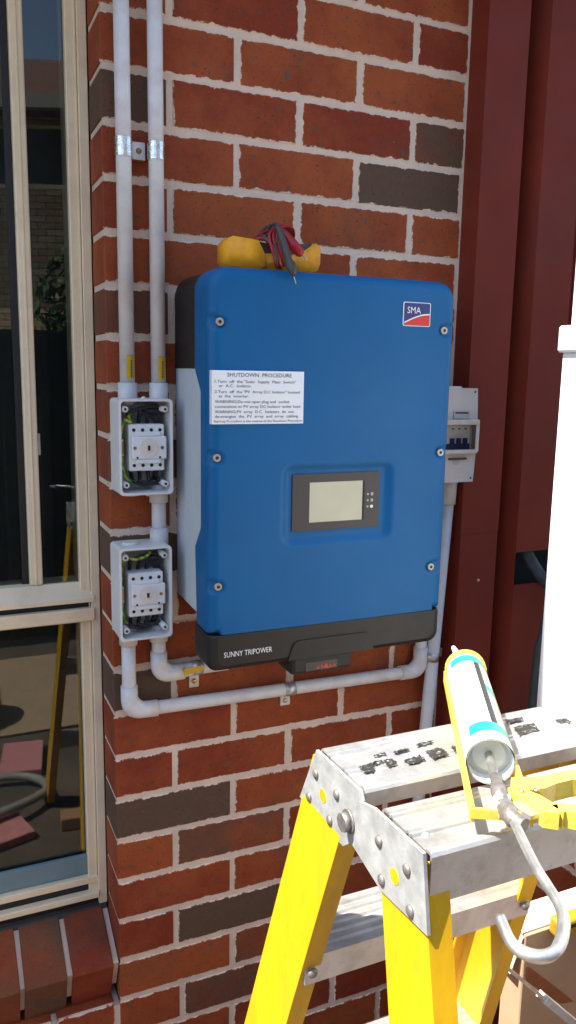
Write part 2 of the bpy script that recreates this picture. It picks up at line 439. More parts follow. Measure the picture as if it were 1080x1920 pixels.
p = un(78, 833, 'Y', .135)
bm = NB(); box(bm, -.1034, -.0985, .131, .137, p.z - .02, p.z + .02, .001); ob('sash_latch', bm, m_zinc, win)
bm = NB(); box(bm, -.1036, -.0364, .1335, .1365, zr(-.978), ZT); ob('glass_pane', bm, m_glass, win)
bm = NB(); box(bm, L, -.1275, .1445, .1475, zr(-.978), ZT); ob('glass_pane', bm, m_glass, win)
bm = NB(); box(bm, L, -.0364, .1335, .1365, zr(-1.598), zr(-1.0556)); ob('glass_pane', bm, m_glass, win)
bm = NB(); box(bm, L - .04, L, .1075, .19, zr(-1.66), ZT); ob('jamb', bm, m_frame, win)
zi = un(60, 1626, 'Y', .124).z
bm = NB(); box(bm, L, -.0368, .124, .1332, zr(-1.5975), zi, .001); ob('inner_sill_strip', bm, m_sillin, win)  # inner sill strip, placed outside the glass to catch more light
# dark room behind the glass
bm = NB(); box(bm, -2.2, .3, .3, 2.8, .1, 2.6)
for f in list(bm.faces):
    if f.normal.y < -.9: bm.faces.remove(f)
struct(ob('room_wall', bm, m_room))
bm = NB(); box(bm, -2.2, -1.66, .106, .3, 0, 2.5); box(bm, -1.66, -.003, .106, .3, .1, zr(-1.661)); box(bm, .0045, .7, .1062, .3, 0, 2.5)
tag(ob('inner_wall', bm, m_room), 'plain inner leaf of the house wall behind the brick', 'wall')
bm = NB(); box(bm, -3.6, -1.662, 0, .105, 0, 2.499); tag(ob('house_wall', bm, m_nbrick), 'house wall beyond the far jamb of the window', 'wall')

# ---- red steel post and gate panel
post = thing('steel_gate_post', 'dark red steel channel post standing against the brick wall end', 'post', (.77, -.03, 0))
bm = NB(); prism(bm, [(.7195, .05, 0), (.7195, -.0525, 0), (.8145, -.0525, 0), (.8145, -.01, 0), (.8115, -.01, 0), (.8115, -.0495, 0), (.7225, -.0495, 0), (.7225, .05, 0)], (0, 0, zr(-.9) )); bevel_all(bm, .0012); ob('post_face', bm, m_red, post)
bm = NB(); prism(bm, [(.7185, .05, zr(-.9) + .0005), (.7185, -.0532, zr(-.9) + .0005), (.8153, -.0532, zr(-.9) + .0005), (.8153, -.01, zr(-.9) + .0005), (.8115, -.01, zr(-.9) + .0005), (.8115, -.0495, zr(-.9) + .0005), (.7225, -.0495, zr(-.9) + .0005), (.7225, .05, zr(-.9) + .0005)], (0, 0, 2.6 - zr(-.9))); bevel_all(bm, .0012); ob('post_upper_section', bm, m_red, post)
p = un(897, 1088, 'Y', -.053)
bm = NB(); dome(bm, (p.x, -.0524, p.z), (0, -1, 0), .0035, .002); ob('screw', bm, m_zinc, post)
gate = thing('steel_gate', 'dark red ribbed steel panel beyond the post, cut away around a black hose', 'gate', (1.1, 0, 0))
zh0 = un(985, 1095, 'Y', -.06).z; zh1 = un(985, 1035, 'Y', -.06).z
def rib(bm, z0, z1, skip):
    x = .816; prof = [(x, .0), (.848, .0), (.8628, -.058)]
    if not skip: prof += [(.96, -.058), (.975, 0), (1.03, 0), (1.045, -.058), (1.14, -.058), (1.155, 0), (1.5, 0)]
    lp = [(a, b_, z0) for a, b_ in prof] + [(a, b_ + .0012, z0) for a, b_ in prof[::-1]]
    return prism(bm, lp, (0, 0, z1 - z0))
bm = NB(); rib(bm, zh1, 2.6, False); ob('panel_sheet', bm, m_red, gate)
bm = NB(); rib(bm, zh0, zh1, True); ob('panel_sheet', bm, m_red, gate)
bm = NB(); rib(bm, .02, zh0, False); bmesh.ops.translate(bm, verts=bm.verts[:], vec=(0, -.0006, 0)); ob('panel_sheet', bm, m_red, gate)
bm = NB(); box(bm, .80, 1.5, .09, .1, 0, 2.6); ob('backing_board', bm, m_fence, gate)
a = un(985, 1030, 'Y', -.03); b_ = un(1010, 1075, 'Y', -.05); c = un(1035, 1110, 'Y', -.10); d_ = un(1022, 1190, 'Y', -.13); e_ = un(1008, 1260, 'Y', -.12)
bm = NB(); tube(bm, smooth_path([a + Vector((-.01, .05, .1)), a, b_, c, d_, e_, e_ + Vector((0, .01, -.5)), Vector((e_.x, e_.y, .01))], 6), .014, 12)
tag(ob('black_hose', bm, mat('dusty_black_hose', (.045, .05, .055), .6, var=.3), None, True), 'thick black hose coming out of the cut in the red panel', 'hose')

# ---- low brick return with white post on it
XR = .712; XW = .852
low = thing('low_brick_wall', 'low red brick wall running out from the house behind the ladder', 'wall', (XW + .055, -.6, 0))
bm = NB(); box(bm, XW + .003, XW + .106, -1.197, -.203, 0, .782); ob('mortar_bed', bm, m_mortar, low)
i = 0; z = .006
while z < .74:
    y = -.20 - (.12 if i % 2 else 0)
    if i % 2: brick(low, (XW + .055, -.255, z + .0375), .11, .075, .109, m_brick, 0, (0, 0, -math.pi / 2))
    while y > -1.1:
        brick(low, (XW + .055, y - .115, z + .0375), .23, .075, .11, m_brick, random.choice([0, 0, .2, .5]), (0, 0, -math.pi / 2)); y -= .24
    z += P; i += 1
wp = thing('white_fence_panel', 'white painted fence panel with overlapping cap rail beside the ladder', 'fence', (XR + .05, -.6, .78))
zc0 = un(1055, 660, 'X', XR).z; zc1 = un(1055, 611, 'X', XR).z
yb = un(1005, 1315, 'X', XR).y
bm = NB(); box(bm, XR, XR + .07, -1.2, yb, .781, zc0, .003); ob('panel', bm, m_wpaint, wp)
for yy in (-.72, -1.15):
    bm = NB(); box(bm, XR + .012, XR + .058, yy - .023, yy + .023, 0, .782); ob('post', bm, m_wpaint, wp)
bm = NB(); box(bm, XR - .008, XR + .078, -1.21, yb + .006, zc0 - .001, zc1, .004); ob('cap_rail', bm, m_wpaint, wp)
yp = un(1077, 560, 'X', XR + .02).y
for k in range(4):
    bm = NB(); box(bm, XR + .015, XR + .05, yp - .04 - .16 * k, yp - .16 * k, zc1 - .001, 2.1, .003); ob('baluster', bm, m_wpaint, wp)

# ================================================================== CONDUITS
YC = -.0205; RP = .0128
B1 = dict(x0=.004, x1=.097, z0=zr(-.783), z1=zr(-.6198))
B2 = dict(x0=.0, x1=.0935, z0=zr(-1.0405), z1=zr(-.8742))
YB = -.070
def conduit(label, pts, rad=.04, couplings=(), stickers=(), group=None):
    t = thing('conduit', label, 'conduit', Vector(pts[0]), group)
    bm = NB(); tube(bm, bend(pts, rad, 10), RP, 20); ob('pipe', bm, m_white, t)
    for a, b_ in couplings:
        bm = NB(); tube(bm, bend([Vector(q) for q in a], rad, 10), b_, 20); ob('coupling', bm, m_white, t)
    for (x, z0, z1) in stickers:
        bm = NB(); n = 6
        for k in range(n):
            a0 = math.radians(-105 + 62 * k / n + 0); a1 = math.radians(-105 + 62 * (k + 1) / n)
            r = RP + .0006
            vs = [bm.verts.new((x + r * math.cos(q), YC + r * math.sin(q), zz)) for q, zz in ((a0, z0), (a1, z0), (a1, z1), (a0, z1))]
            bm.faces.new(vs)
        s = ob('warning_sticker', bm, m_ylabel, t)
        bm = NB()
        for k in range(6):
            zz = z0 + (z1 - z0) * (.12 + .13 * k); q = math.radians(-74); r = RP + .0011
            for dx in (-.0022, .0005):
                bm2 = NB(); box(bm2, -.0009, .0009, -.0001, .0001, -.0018, .0018)
                merge(bm, bm2, 0, Matrix.Translation((x + r * math.cos(q) + dx, YC + r * math.sin(q) + (.0004 if dx < 0 else 0), zz)) @ Matrix.Rotation(math.radians(16), 4, 'Z'))
        ob('sticker_print', bm, m_print, s)
    return t
xa = .0309; xb = .0853
zs0 = un(243, 710, 'Y', YC).z; zs1 = un(243, 667, 'Y', YC).z
conduit('vertical white conduit nearer the window, running up from the upper switch box', [(xa, YC, 2.499), (xa, YC, B1['z1'] - .01)], couplings=[([(xa, YC, B1['z1'] + .026), (xa, YC, B1['z1'] - .012)], .0165)], stickers=[(xa, zs0, zs1)])
conduit('vertical white conduit farther from the window, running up from the upper switch box', [(xb, YC, 2.499), (xb, YC, B1['z1'] - .01)], couplings=[([(xb, YC, B1['z1'] + .026), (xb, YC, B1['z1'] - .012)], .0165)], stickers=[(xb, zs0 - .001, zs1 - .001)])
xm = .0835
conduit('short white conduit joining the upper and lower switch boxes', [(xm, YC, B1['z0'] + .01), (xm, YC, B2['z1'] - .01)], couplings=[([(xm, YC, B1['z0'] + .012), (xm, YC, B1['z0'] - .021)], .0165), ([(xm, YC, B2['z1'] + .024), (xm, YC, B2['z1'] - .012)], .0165)])
p1 = un(350, 1258, 'Y', YC); zel = p1.z
conduit('short bent white conduit from the lower switch box into the inverter', [(xm - .003, YC, B2['z0'] + .01), (xm - .003, YC, zel), (.178, YC, zel + .004), (.215, YC, zel + .004)], .042,
        couplings=[([(xm - .003, YC, B2['z0'] + .012), (xm - .003, YC, B2['z0'] - .022)], .0165), ([(xm - .003, YC, zel + .046), (xm - .003, YC, zel), (xm + .044, YC, zel + .001)], .0155)])
q0 = un(245, 1338, 'Y', YC); q1 = un(640, 1283, 'Y', YC); q2 = un(786, 1240, 'Y', YC)
xl = .0245; zl = zr(-1.192)
zq = q2.z + .002
conduit('long white conduit running under the inverter from the lower switch box', [(xl, YC, B2['z0'] + .01), (xl, YC, zl), (.655, YC, zl - .009), (.655, YC, zr(-1.08))], .045,
        couplings=[([(xl, YC, B2['z0'] + .012), (xl, YC, B2['z0'] - .022)], .0165), ([(xl, YC, zl + .05), (xl, YC, zl), (xl + .052, YC, zl - .001)], .0155), ([(.605, YC, zl - .008), (.655, YC, zl - .009), (.655, YC, zl + .045)], .0155)])
# yellow sticker hanging on the bent conduit
a = un(345, 1262, 'Y', -.036); b_ = un(384, 1249, 'Y', -.036)
bm = NB(); prism(bm, [(a.x, -.0365, a.z - .004), (b_.x - .008, -.0365, a.z - .001), (b_.x, -.0365, a.z + .004), (b_.x - .006, -.0365, a.z + .010), (a.x, -.0365, a.z + .008)], (0, .0012, 0))
tag(ob('yellow_tag', bm, m_ylabel), 'yellow warning tag stuck on the bent conduit below the inverter', 'tag')
# AC conduit
ac0 = un(838, 955, 'Y', -.03); ac1 = un(801, 1335, 'Y', -.03); dirv = (ac1 - ac0) / (ac1 - ac0).length
act = thing('conduit', 'white conduit dropping from the breaker box to below the inverter', 'conduit', ac1)
pa = ac0 - dirv * .09
pb = ac1 + dirv * (1.25); pb = ac0 + dirv * ((ac0.z - .02) / -dirv.z)
bm = NB(); tube(bm, [pa, pb], .0135, 20); ob('pipe', bm, m_white, act)
bm = NB(); tube(bm, [ac0 - dirv * .09, ac0 - dirv * .012], .0165, 20); ob('coupling', bm, m_white, act)

# ---- metal saddles
def saddle(name, label, xs, z, plate, group=None):
    t = thing(name, label, 'pipe clip', Vector((xs[0][0], 0, z)), group)
    for (x, y, r, h) in xs:
        bm = NB(); n = 14; ro = r + .0014
        A = []
        for k in range(n + 1):
            a = math.pi + math.pi * k / n
            A.append((math.cos(a), math.sin(a)))
        rings = []
        for rr in (ro, r + .0002):
            rings.append([[bm.verts.new((x + rr * cx, y + rr * sy, z + dz)) for cx, sy in A] for dz in (-h, h)])
        for k in range(n):
            o0, o1 = rings[0]; i0, i1 = rings[1]
            for f in ((o0[k], o0[k + 1], o1[k + 1], o1[k]), (i1[k], i1[k + 1], i0[k + 1], i0[k]), (o1[k], o1[k + 1], i1[k + 1], i1[k]), (o0[k + 1], o0[k], i0[k], i0[k + 1])): bm.faces.new(f)
        ob('band', bm, m_band, t)
    (px0, px1, pz0, pz1, py) = plate
    bm = NB(); box(bm, px0, px1, py - .0016, 0.004, pz0, pz1, .0006); ob('tab', bm, m_zinc, t)
    bm = NB(); dome(bm, ((px0 + px1) / 2, py - .0015, (pz0 + pz1) / 2), (0, -1, 0), .005, .0025); ob('screw', bm, m_rust, t)
    return t
zc = un(258, 280, 'Y', -.02).z
saddle('double_saddle_clip', 'shiny double metal saddle holding both tall conduits to the brick', [(xa, YC, RP, .0145), (xb, YC, RP, .014)], zc, (xa + RP + .0035, xb - RP - .003, zc - .014, zc + .014, -.010))
pq = un(535, 1315, 'Y', -.004)
bm = NB(); 
t = thing('saddle_clip', 'metal saddle holding the long conduit below the inverter', 'pipe clip', (pq.x, 0, pq.z))
zp = zl - .009 * (pq.x - xl) / .63
tube(bm, [(pq.x - .0115, YC, zp), (pq.x + .0115, YC, zp - .0002)], RP + .0013, 20); ob('band', bm, m_zinc, t)
bm = NB(); box(bm, pq.x - .011, pq.x + .011, -.0035, .004, zp - .042, zp - .013, .0008); ob('tab', bm, m_zinc, t)
bm = NB(); dome(bm, (pq.x, -.0034, zp - .031), (0, -1, 0), .0055, .003); ob('screw', bm, m_steel, t)
pq = un(364, 1277, 'Y', -.004); zp = zel + .004
t = thing('saddle_clip', 'metal saddle below the yellow tag on the short bent conduit', 'pipe clip', (pq.x, 0, pq.z))
bm = NB(); tube(bm, [(pq.x - .010, YC, zp), (pq.x + .010, YC, zp)], RP + .0013, 20); ob('band', bm, m_zinc, t)
bm = NB(); box(bm, pq.x - .010, pq.x + .010, -.0035, .004, pq.z - .013, zp - .010, .0008); ob('tab', bm, m_zinc, t)
bm = NB(); dome(bm, (pq.x, -.0034, pq.z), (0, -1, 0), .0055, .003); ob('screw', bm, m_ybrass, t)
pq = un(810, 1230, 'Y', -.03)
t = thing('saddle_clip', 'metal saddle on the conduit that drops from the breaker box', 'pipe clip', (pq.x, 0, pq.z))
bm = NB(); tube(bm, [pq - dirv * .010, pq + dirv * .010], .0150, 20); ob('band', bm, m_zinc, t)
bm = NB(); box(bm, pq.x + .012, pq.x + .035, -.018, .004, pq.z - .010, pq.z + .010, .0008); ob('tab', bm, m_zinc, t)

# ================================================================== SWITCH BOXES
def switch_box(B, label, upper):
    x0, x1, z0, z1 = B['x0'], B['x1'], B['z0'], B['z1']; cx = (x0 + x1) / 2
    t = thing('switch_box', label, 'switch box', (cx, 0, z0), 'open switch boxes on the brick wall')
    w_ = .0042
    bm = NB()
    lp = [(x0, z0), (x1, z0), (x1, z1), (x0, z1)]; li = [(x0 + w_, z0 + w_), (x1 - w_, z0 + w_), (x1 - w_, z1 - w_), (x0 + w_, z1 - w_)]
    def ring(pts, y): return [bm.verts.new((a, y, c)) for a, c in pts]
    # outer rounded body
    rnd = []
    rr = .007
    for (cxx, czz, a0) in ((x1 - rr, z1 - rr, 0), (x0 + rr, z1 - rr, 90), (x0 + rr, z0 + rr, 180), (x1 - rr, z0 + rr, 270)):
        for k in range(5):
            a = math.radians(a0 + 90 * k / 4); rnd.append((cxx + rr * math.cos(a), czz + rr * math.sin(a)))
    inn = [(cx + (a - cx) * (1 - 2 * w_ / (x1 - x0)), (z0 + z1) / 2 + (c - (z0 + z1) / 2) * (1 - 2 * w_ / (z1 - z0))) for a, c in rnd]
    R = [ring(rnd, .002), ring(rnd, YB + .001), ring([(cx + (a - cx) * .99, (z0 + z1) / 2 + (c - (z0 + z1) / 2) * .994) for a, c in rnd], YB), ring(inn, YB), ring(inn, -.006)]
    n = len(rnd)
    for A, Bq in zip(R, R[1:]):
        for k in range(n): bm.faces.new((A[k], A[(k + 1) % n], Bq[(k + 1) % n], Bq[k]))
    bm.faces.new(R[-1]); bm.faces.new(R[0][::-1])
    ob('enclosure', bm, m_boxgrey, t)
    for a in (x0 + .0125, x1 - .0125):
        for c in (z0 + .0175, z1 - .0175):
            bm = NB(); cyl(bm, (a, -.004, c), (a, YB + .0045, c), .0052, 14); o = ob('screw_post', bm, m_boxgrey, t)
            bm = NB(); cyl(bm, (a, YB + .0040, c), (a, YB + .0052, c), .0022, 10); bmesh.ops.translate(bm, verts=bm.verts[:], vec=(0, -.001, 0)); ob('screw_hole', bm, m_hole, o)
    # side knockouts
    for (a, c, s) in ((x0 + .028, z0, -1), (x0 + .028, z1, 1)):
        if s < 0 and not upper: continue
        if s > 0 and upper: continue
        bm = NB(); cyl(bm, (a, -.034, c - s * .001), (a, -.034, c + s * .0045), .0145, 22); ob('blanking_plug', bm, m_boxgrey, t)
    bm = NB(); dome(bm, (cx + .004, YB + .012, z0 if upper else z0), (0, 0, -1), .004, .004); ob('hinge_stub', bm, m_boxgrey, t)
    if upper:
        bm = NB(); dome(bm, (cx - .001, YB + .012, z1), (0, 0, 1), .0045, .004); ob('hinge_stub', bm, m_boxgrey, t)
    # rotary switch block
    if upper: sx0, sx1, sz0, sz1 = x0 + .0185, x1 - .0135, z0 + .041, z1 - .043
    else: sx0, sx1, sz0, sz1 = x0 + .0175, x1 - .0145, z0 + .041, z1 - .047
    sw = thing('tmp', '', '', (0, 0, 0)); bpy.data.objects.remove(sw)
    bm = NB(); box(bm, sx0, sx1, -.062, -.010, sz0, sz1, .0016)
    box(bm, sx0 + .004, sx1 + .003, -.067, -.0605, sz0 + .020, sz1 - .020, .002)
    box(bm, sx0 + .011, sx1 - .007, -.0665, -.0605, sz0 + .013, sz0 + .0197, .001)
    box(bm, sx0 + .011, sx1 - .007, -.0665, -.0605, sz1 - .0197, sz1 - .013, .001)
    sw = ob('isolator_switch', bm, m_switch, t)
    mx = (sx0 + sx1) / 2 + .002; mz = (sz0 + sz1) / 2
    bm = NB(); cyl(bm, (mx, -.066, mz), (mx, -.0685, mz), .0165, 8); ob('rotor_plate', bm, m_cream, sw)
    bm = NB(); cyl(bm, (mx, -.068, mz), (mx, -.0698, mz), .0062, 16); ob('rotor', bm, m_cream, sw)
    bm = NB(); box(bm, mx - .0022, mx + .0022, -.0703, -.069, mz - .0042, mz + .0042); ob('rotor_slot', bm, m_hole, sw)
    for r_, zz in ((0, sz1 - .0095), (1, sz0 + .0095)):
        for k in range(4):
            a = sx0 + .0085 + k * (sx1 - sx0 - .016) / 3
            bm = NB(); cyl(bm, (a, -.0605, zz), (a, -.0625, zz), .0030, 12); ob('terminal_hole', bm, m_hole, sw)
    for s in (-1, 1):
        bm = NB(); cyl(bm, (mx + s * .0235, -.0665, mz), (mx + s * .0235, -.0675, mz), .0030, 12); ob('terminal_hole', bm, m_ybrass, sw)
        bm = NB(); cyl(bm, (mx + s * .0195, -.0665, mz - .0165), (mx + s * .0195, -.0674, mz - .0165), .0020, 10); ob('clip_hole', bm, m_hole, sw)
    # black cables
    rng = random.Random(3 if upper else 5)
    for k in range(4):
        a = sx0 + .0085 + k * (sx1 - sx0 - .016) / 3
        dxs = rng.uniform(-.006, .006)
        top = [(a, -.030, sz1 - .006), (a, -.036, sz1 + .008), (a + dxs, -.046 + .004 * k, sz1 + .020), ((.045 if k % 2 else .07) + x0, -.042, sz1 + .030 - .004 * k), (x1 - .017 - .004 * k, -.036, sz1 + .012), (x1 - .010, -.030, mz + .01 * k)]
        bm = NB(); tube(bm, smooth_path(top, 6), .0034, 10); ob('cable', bm, m_cable, t)
        bot = [(a, -.030, sz0 + .006), (a, -.036, sz0 - .010), (a - dxs, -.048 + .004 * k, sz0 - .020), (x0 + .05 + .008 * k, -.045, sz0 - .026 + .003 * k), (x1 - .024, -.030, sz0 - .014), (x1 - .011, -.026, mz - .01 * k)]
        bm = NB(); tube(bm, smooth_path(bot, 6), .0034, 10); ob('cable', bm, m_cable, t)
    # earth wire and link
    xe = x0 + .0095
    if upper: e = [(x0 + .03, -.035, z1 - .02), (xe + .012, -.050, z1 - .030), (xe + .014, -.056, z1 - .040), (xe + .004, -.056, z1 - .036), (xe, -.05, z1 - .05), (xe, -.045, mz + .02), (xe + .001, -.045, mz - .025), (xe + .003, -.048, z0 + .035), (xe + .015, -.045, z0 + .022), (x0 + .045, -.040, z0 + .018)]
    else: e = [(x1 - .028, -.035, z1 - .010), (x0 + .055, -.050, z1 - .0185), (x0 + .035, -.054, z1 - .0235), (x0 + .018, -.05, z1 - .023), (xe, -.046, z1 - .035), (xe, -.045, mz), (xe + .001, -.045, z0 + .04), (xe + .009, -.046, z0 + .026)]
    bm = NB(); tube(bm, smooth_path(e, 7), .0026, 8); ob('earth_wire', bm, m_earth, t)
    bm = NB(); box(bm, xe - .003, xe + .0025, -.052, -.04, mz - .016, mz + .016, .001); lk = ob('earth_link', bm, m_ybrass, t)
    for s in (-.012, .012):
        bm = NB(); dome(bm, (xe, -.0518, mz + s), (0, -1, 0), .003, .002); ob('link_screw', bm, m_steel, lk)
    return t
switch_box(B1, 'open grey switch box just below the two tall conduits, uncovered rotary isolator inside', True)
switch_box(B2, 'open grey switch box above the bent conduits, uncovered rotary isolator and cables inside', False)

# ================================================================== INVERTER
IX0, IX1, IZ1, IZ0, IY = .1185, un(844.5, 640, 'Y', -.181).x, un(440, 500.5, 'Y', -.181).z, zr(-1.004), -.200
inv = thing('solar_inverter', 'blue solar inverter with small display hanging on the brick wall', 'inverter', ((IX0 + IX1) / 2, 0, zr(-1.07)))
RC = .034; RE = .019
def sd_round(x, z):
    cx, cz = (IX0 + IX1) / 2, (IZ0 + IZ1) / 2; hx, hz = (IX1 - IX0) / 2, (IZ1 - IZ0) / 2
    r = RC if z > cz else .008
    qx, qz = abs(x - cx) - hx + r, abs(z - cz) - hz + r
    return -(math.hypot(max(qx, 0), max(qz, 0)) + min(max(qx, qz), 0) - r)
def sstep(t): t = max(0, min(1, t)); return t * t * (3 - 2 * t)
DX0, DX1, DZ0, DZ1 = .2435, .4625, zr(-.864), zr(-.720)     # basin round the display
SCREWS = [xz(413, 603, IY), xz(408, 859, IY), xz(410, 1101, IY), xz(831, 620, -.195), xz(824, 848, -.195), xz(806, 1062, -.195)]
def front_y(x, z, d):
    y = IY
    y += .006 * ((x - (IX0 + IX1) / 2) / .22) ** 2 * .35      # slightly bowed
    rz = RE if z > IZ0 + .05 else min(RE, max(.003, (min(x - IX0, IX1 - x))) )
    if d < RE:
        if z - IZ0 < d + .0005 and z < IZ0 + .05 and min(x - IX0, IX1 - x) > RE: pass
        else:
            q = RE - d; y += RE - math.sqrt(max(0, RE * RE - q * q))
    # basin
    r = .022; cx, cz = (DX0 + DX1) / 2, (DZ0 + DZ1) / 2
    qx, qz = abs(x - cx) - (DX1 - DX0) / 2 + r, abs(z - cz) - (DZ1 - DZ0) / 2 + r
    s = -(math.hypot(max(qx, 0), max(qz, 0)) + min(max(qx, qz), 0) - r)
    y += .0085 * sstep(s / .017)
    for (sx, sz_) in SCREWS:
        s2 = 1 if sx < .3 else -1
        ax = (sx - x) * s2
        dd = math.hypot(max(0, -ax) if ax < 0 else max(0, 0), z - sz_) if ax >= 0 else math.hypot(ax, z - sz_)
        if ax > .024: continue
        y += .0045 * sstep((.0125 - dd) / .0045) * (sstep((.024 - ax) / .012))
    return y
NX, NZ = 150, 200
bm = NB(); G = []
def skirt_y(z):
    """how far the blue cover wraps round the side"""
    zz = z - Z0
    pts = [(-1.02, -.135), (-.8655, -.125), (-.828, -.157), (-.604, -.157), (-.570, -.127), (-.42, -.127)]
    for (a, ya), (b_, yb_) in zip(pts, pts[1:]):
        if a <= zz <= b_: return ya + (yb_ - ya) * (zz - a) / (b_ - a)
    return -.127
def edge_space(n, r, L):
    out = []; ne = 14
    for k in range(ne): out.append(r * (k / ne))
    m_ = n - 2 * ne
    for k in range(m_ + 1): out.append(r + (L - 2 * r) * k / m_)
    for k in range(ne - 1, -1, -1): out.append(L - r * (k / ne))
    return out
us = edge_space(NX, RE, IX1 - IX0); vs_ = edge_space(NZ, RE, IZ1 - IZ0)
cxm = (IX0 + IX1) / 2; czm = (IZ0 + IZ1) / 2
for dz in vs_:
    row = []
    for dx in us:
        x, z = IX0 + dx, IZ0 + dz
        r = RC if z > czm else .008
        ccx = IX0 + r if x < cxm else IX1 - r; ccz = IZ1 - r if z > czm else IZ0 + r
        if (x - ccx) * (1 if x > cxm else -1) > 0 and (z - ccz) * (1 if z > czm else -1) > 0:
            # square corner -> round corner
            ex, ez = x - ccx, z - ccz; mlen = max(abs(ex), abs(ez)); hl = math.hypot(ex, ez)
            if hl > 0: x, z = ccx + ex / hl * mlen, ccz + ez / hl * mlen
        row.append(bm.verts.new((x, front_y(x, z, max(0, sd_round(x, z))), z)))
    G.append(row)
for a, b_ in zip(G, G[1:]):
    for k in range(len(a) - 1): bm.faces.new((a[k], a[k + 1], b_[k + 1], b_[k])).smooth = True
bd = G[0][:] + [r[-1] for r in G[1:]] + G[-1][-2::-1] + [r[0] for r in G[-2:0:-1]]
bk = [bm.verts.new((v.co.x, skirt_y(v.co.z), v.co.z)) for v in bd]
n = len(bd)
for k in range(n): bm.faces.new((bd[k], bd[(k + 1) % n], bk[(k + 1) % n], bk[k])).smooth = True
ob('front_cover', bm, m_blue, inv)
# grey casting behind the cover
def rloop(x0, x1, z0, z1, rt, rb, y, n=6):
    out = []
    for (cx, cz, r, a0) in ((x1 - rt, z1 - rt, rt, 0), (x0 + rt, z1 - rt, rt, 90), (x0 + rb, z0 + rb, rb, 180), (x1 - rb, z0 + rb, rb, 270)):
        for k in range(n + 1):
            a = math.radians(a0 + 90 * k / n); out.append((cx + r * math.cos(a), y, cz + r * math.sin(a)))
    return out
bm = NB()
A = rloop(IX0 + .0010, IX1 - .001, zr(-.985), IZ1 - .0012, RC, .012, -.012); B_ = rloop(IX0 + .0010, IX1 - .001, zr(-.989), IZ1 - .0012, RC, .012, -.162)
loft(bm, A, B_); ob('housing', bm, m_invgrey, inv)
# black recessed grille on the upper side
for xs, nm in ((IX0, -1), (IX1, 1)):
    bm = NB(); box(bm, xs - (.0006 if nm < 0 else .001), xs + (.001 if nm < 0 else .0006), -.1235, -.0125, zr(-.568), IZ1 - RC + .004)
    t = NB(); n = 8
    lp = []
    for k in range(n + 1):
        a = math.radians(90 + 90 * k / n)
        lp.append((IX0 + RC + (RC - .0003) * math.cos(a), -.0125, IZ1 - RC + (RC - .0006) * math.sin(a)))
    if nm > 0: lp = [(IX0 + IX1 - x, y, z) for x, y, z in lp]
    for (p0, p1) in zip(lp, lp[1:]):
        vs = [bm.verts.new(p0), bm.verts.new(p1), bm.verts.new((p1[0], -.1235, p1[2])), bm.verts.new((p0[0], -.1235, p0[2]))]; bm.faces.new(vs)
    g = ob('fan_grille', bm, m_black, inv)
bm = NB(); box(bm, IX0 + .05, IX1 - .05, -.013, .004, zr(-.95), zr(-.46)); ob('wall_bracket', bm, m_zinc, inv)
# black lower section
bm = NB(); A = rloop(IX0 + .0005, IX1 - .001, zr(-1.0705), IZ0 + .001, .004, .020, -.120); B_ = rloop(IX0 + .0005, IX1 - .001, zr(-1.0705), IZ0 - .0008, .004, .020, -.183); C_ = rloop(IX0 + .0055, IX1 - .006, zr(-1.0655), IZ0 - .0008, .004, .018, -.193); D_ = rloop(IX0 + .016, IX1 - .017, zr(-1.058), IZ0 - .0008, .004, .016, -.1985)
rings = [[bm.verts.new(Vector(p)) for p in L_] for L_ in (A, B_, C_, D_)]
for a, b_ in zip(rings, rings[1:]):
    for k in range(len(a)): bm.faces.new((a[k], a[(k + 1) % len(a)], b_[(k + 1) % len(a)], b_[k])).smooth = False
bm.faces.new(rings[-1]); bm.faces.new(rings[0][::-1])
lowo = ob('lower_cover', bm, m_black, inv)
# raised surround, handle pocket and DC switch handle
hx0, hz0 = xz(552, 1240, -.2); hx1, _ = xz(690, 1215, -.2)
bm = NB(); prism(bm, bend([(hx0 - .012, -.1985, zr(-1.064)), (hx0, -.1985, zr(-1.030)), (hx1, -.1985, zr(-1.030)), (hx1 + .012, -.1985, zr(-1.064))], .012, 5), (0, -.0022, 0)); bevel_all(bm, .0008, 2, 60); ob('handle_surround', bm, m_black, lowo)
bm = NB(); box(bm, hx0 - .004, hx1 - .03, -.196, -.125, zr(-1.096), zr(-1.060), .008, 2); ob('switch_handle', bm, m_black, lowo)
a0, b0 = xz(573, 1262, -.1965); a1, b1 = xz(632, 1248, -.1965)
bm = NB(); box(bm, a0, a1, -.1968, -.1955, zr(-1.090), zr(-1.074)); hw = ob('handle_label', bm, m_meter, lowo)
bm = NB()
for k in range(5):
    xx = a0 + (a1 - a0) * (.38 + .13 * k); prism(bm, [(xx - .003, -.1972, zr(-1.087)), (xx + .003, -.1972, zr(-1.087)), (xx, -.1972, zr(-1.081))] if k != 2 else [(xx - .005, -.1972, zr(-1.088)), (xx + .005, -.1972, zr(-1.088)), (xx, -.1972, zr(-1.078))], (0, .0003, 0))
ob('warning_mark', bm, m_logo_red, hw)
# lettering on the lower cover
bm = NB(); tx0, tz0 = xz(420, 1236, -.199); tx1, _ = xz(510, 1233, -.199)
text_bm(bm, 'SUNNY TRIPOWER', tx0, tx1, zr(-1.0435), .0098, -.1990); ob('lettering', bm, m_label, lowo)
# screws
for (sx, sz_) in SCREWS:
    y0 = front_y(sx, sz_, max(0, sd_round(sx, sz_)))
    bm = NB(); cyl(bm, (sx, y0 + .004, sz_), (sx, y0 - .0055, sz_), .0062, 18); so = ob('cover_screw', bm, m_bolt2, inv)
    bm = NB(); cyl(bm, (sx, y0 - .0053, sz_), (sx, y0 - .0060, sz_), .0030, 6); ob('hex_socket', bm, m_hole, so)
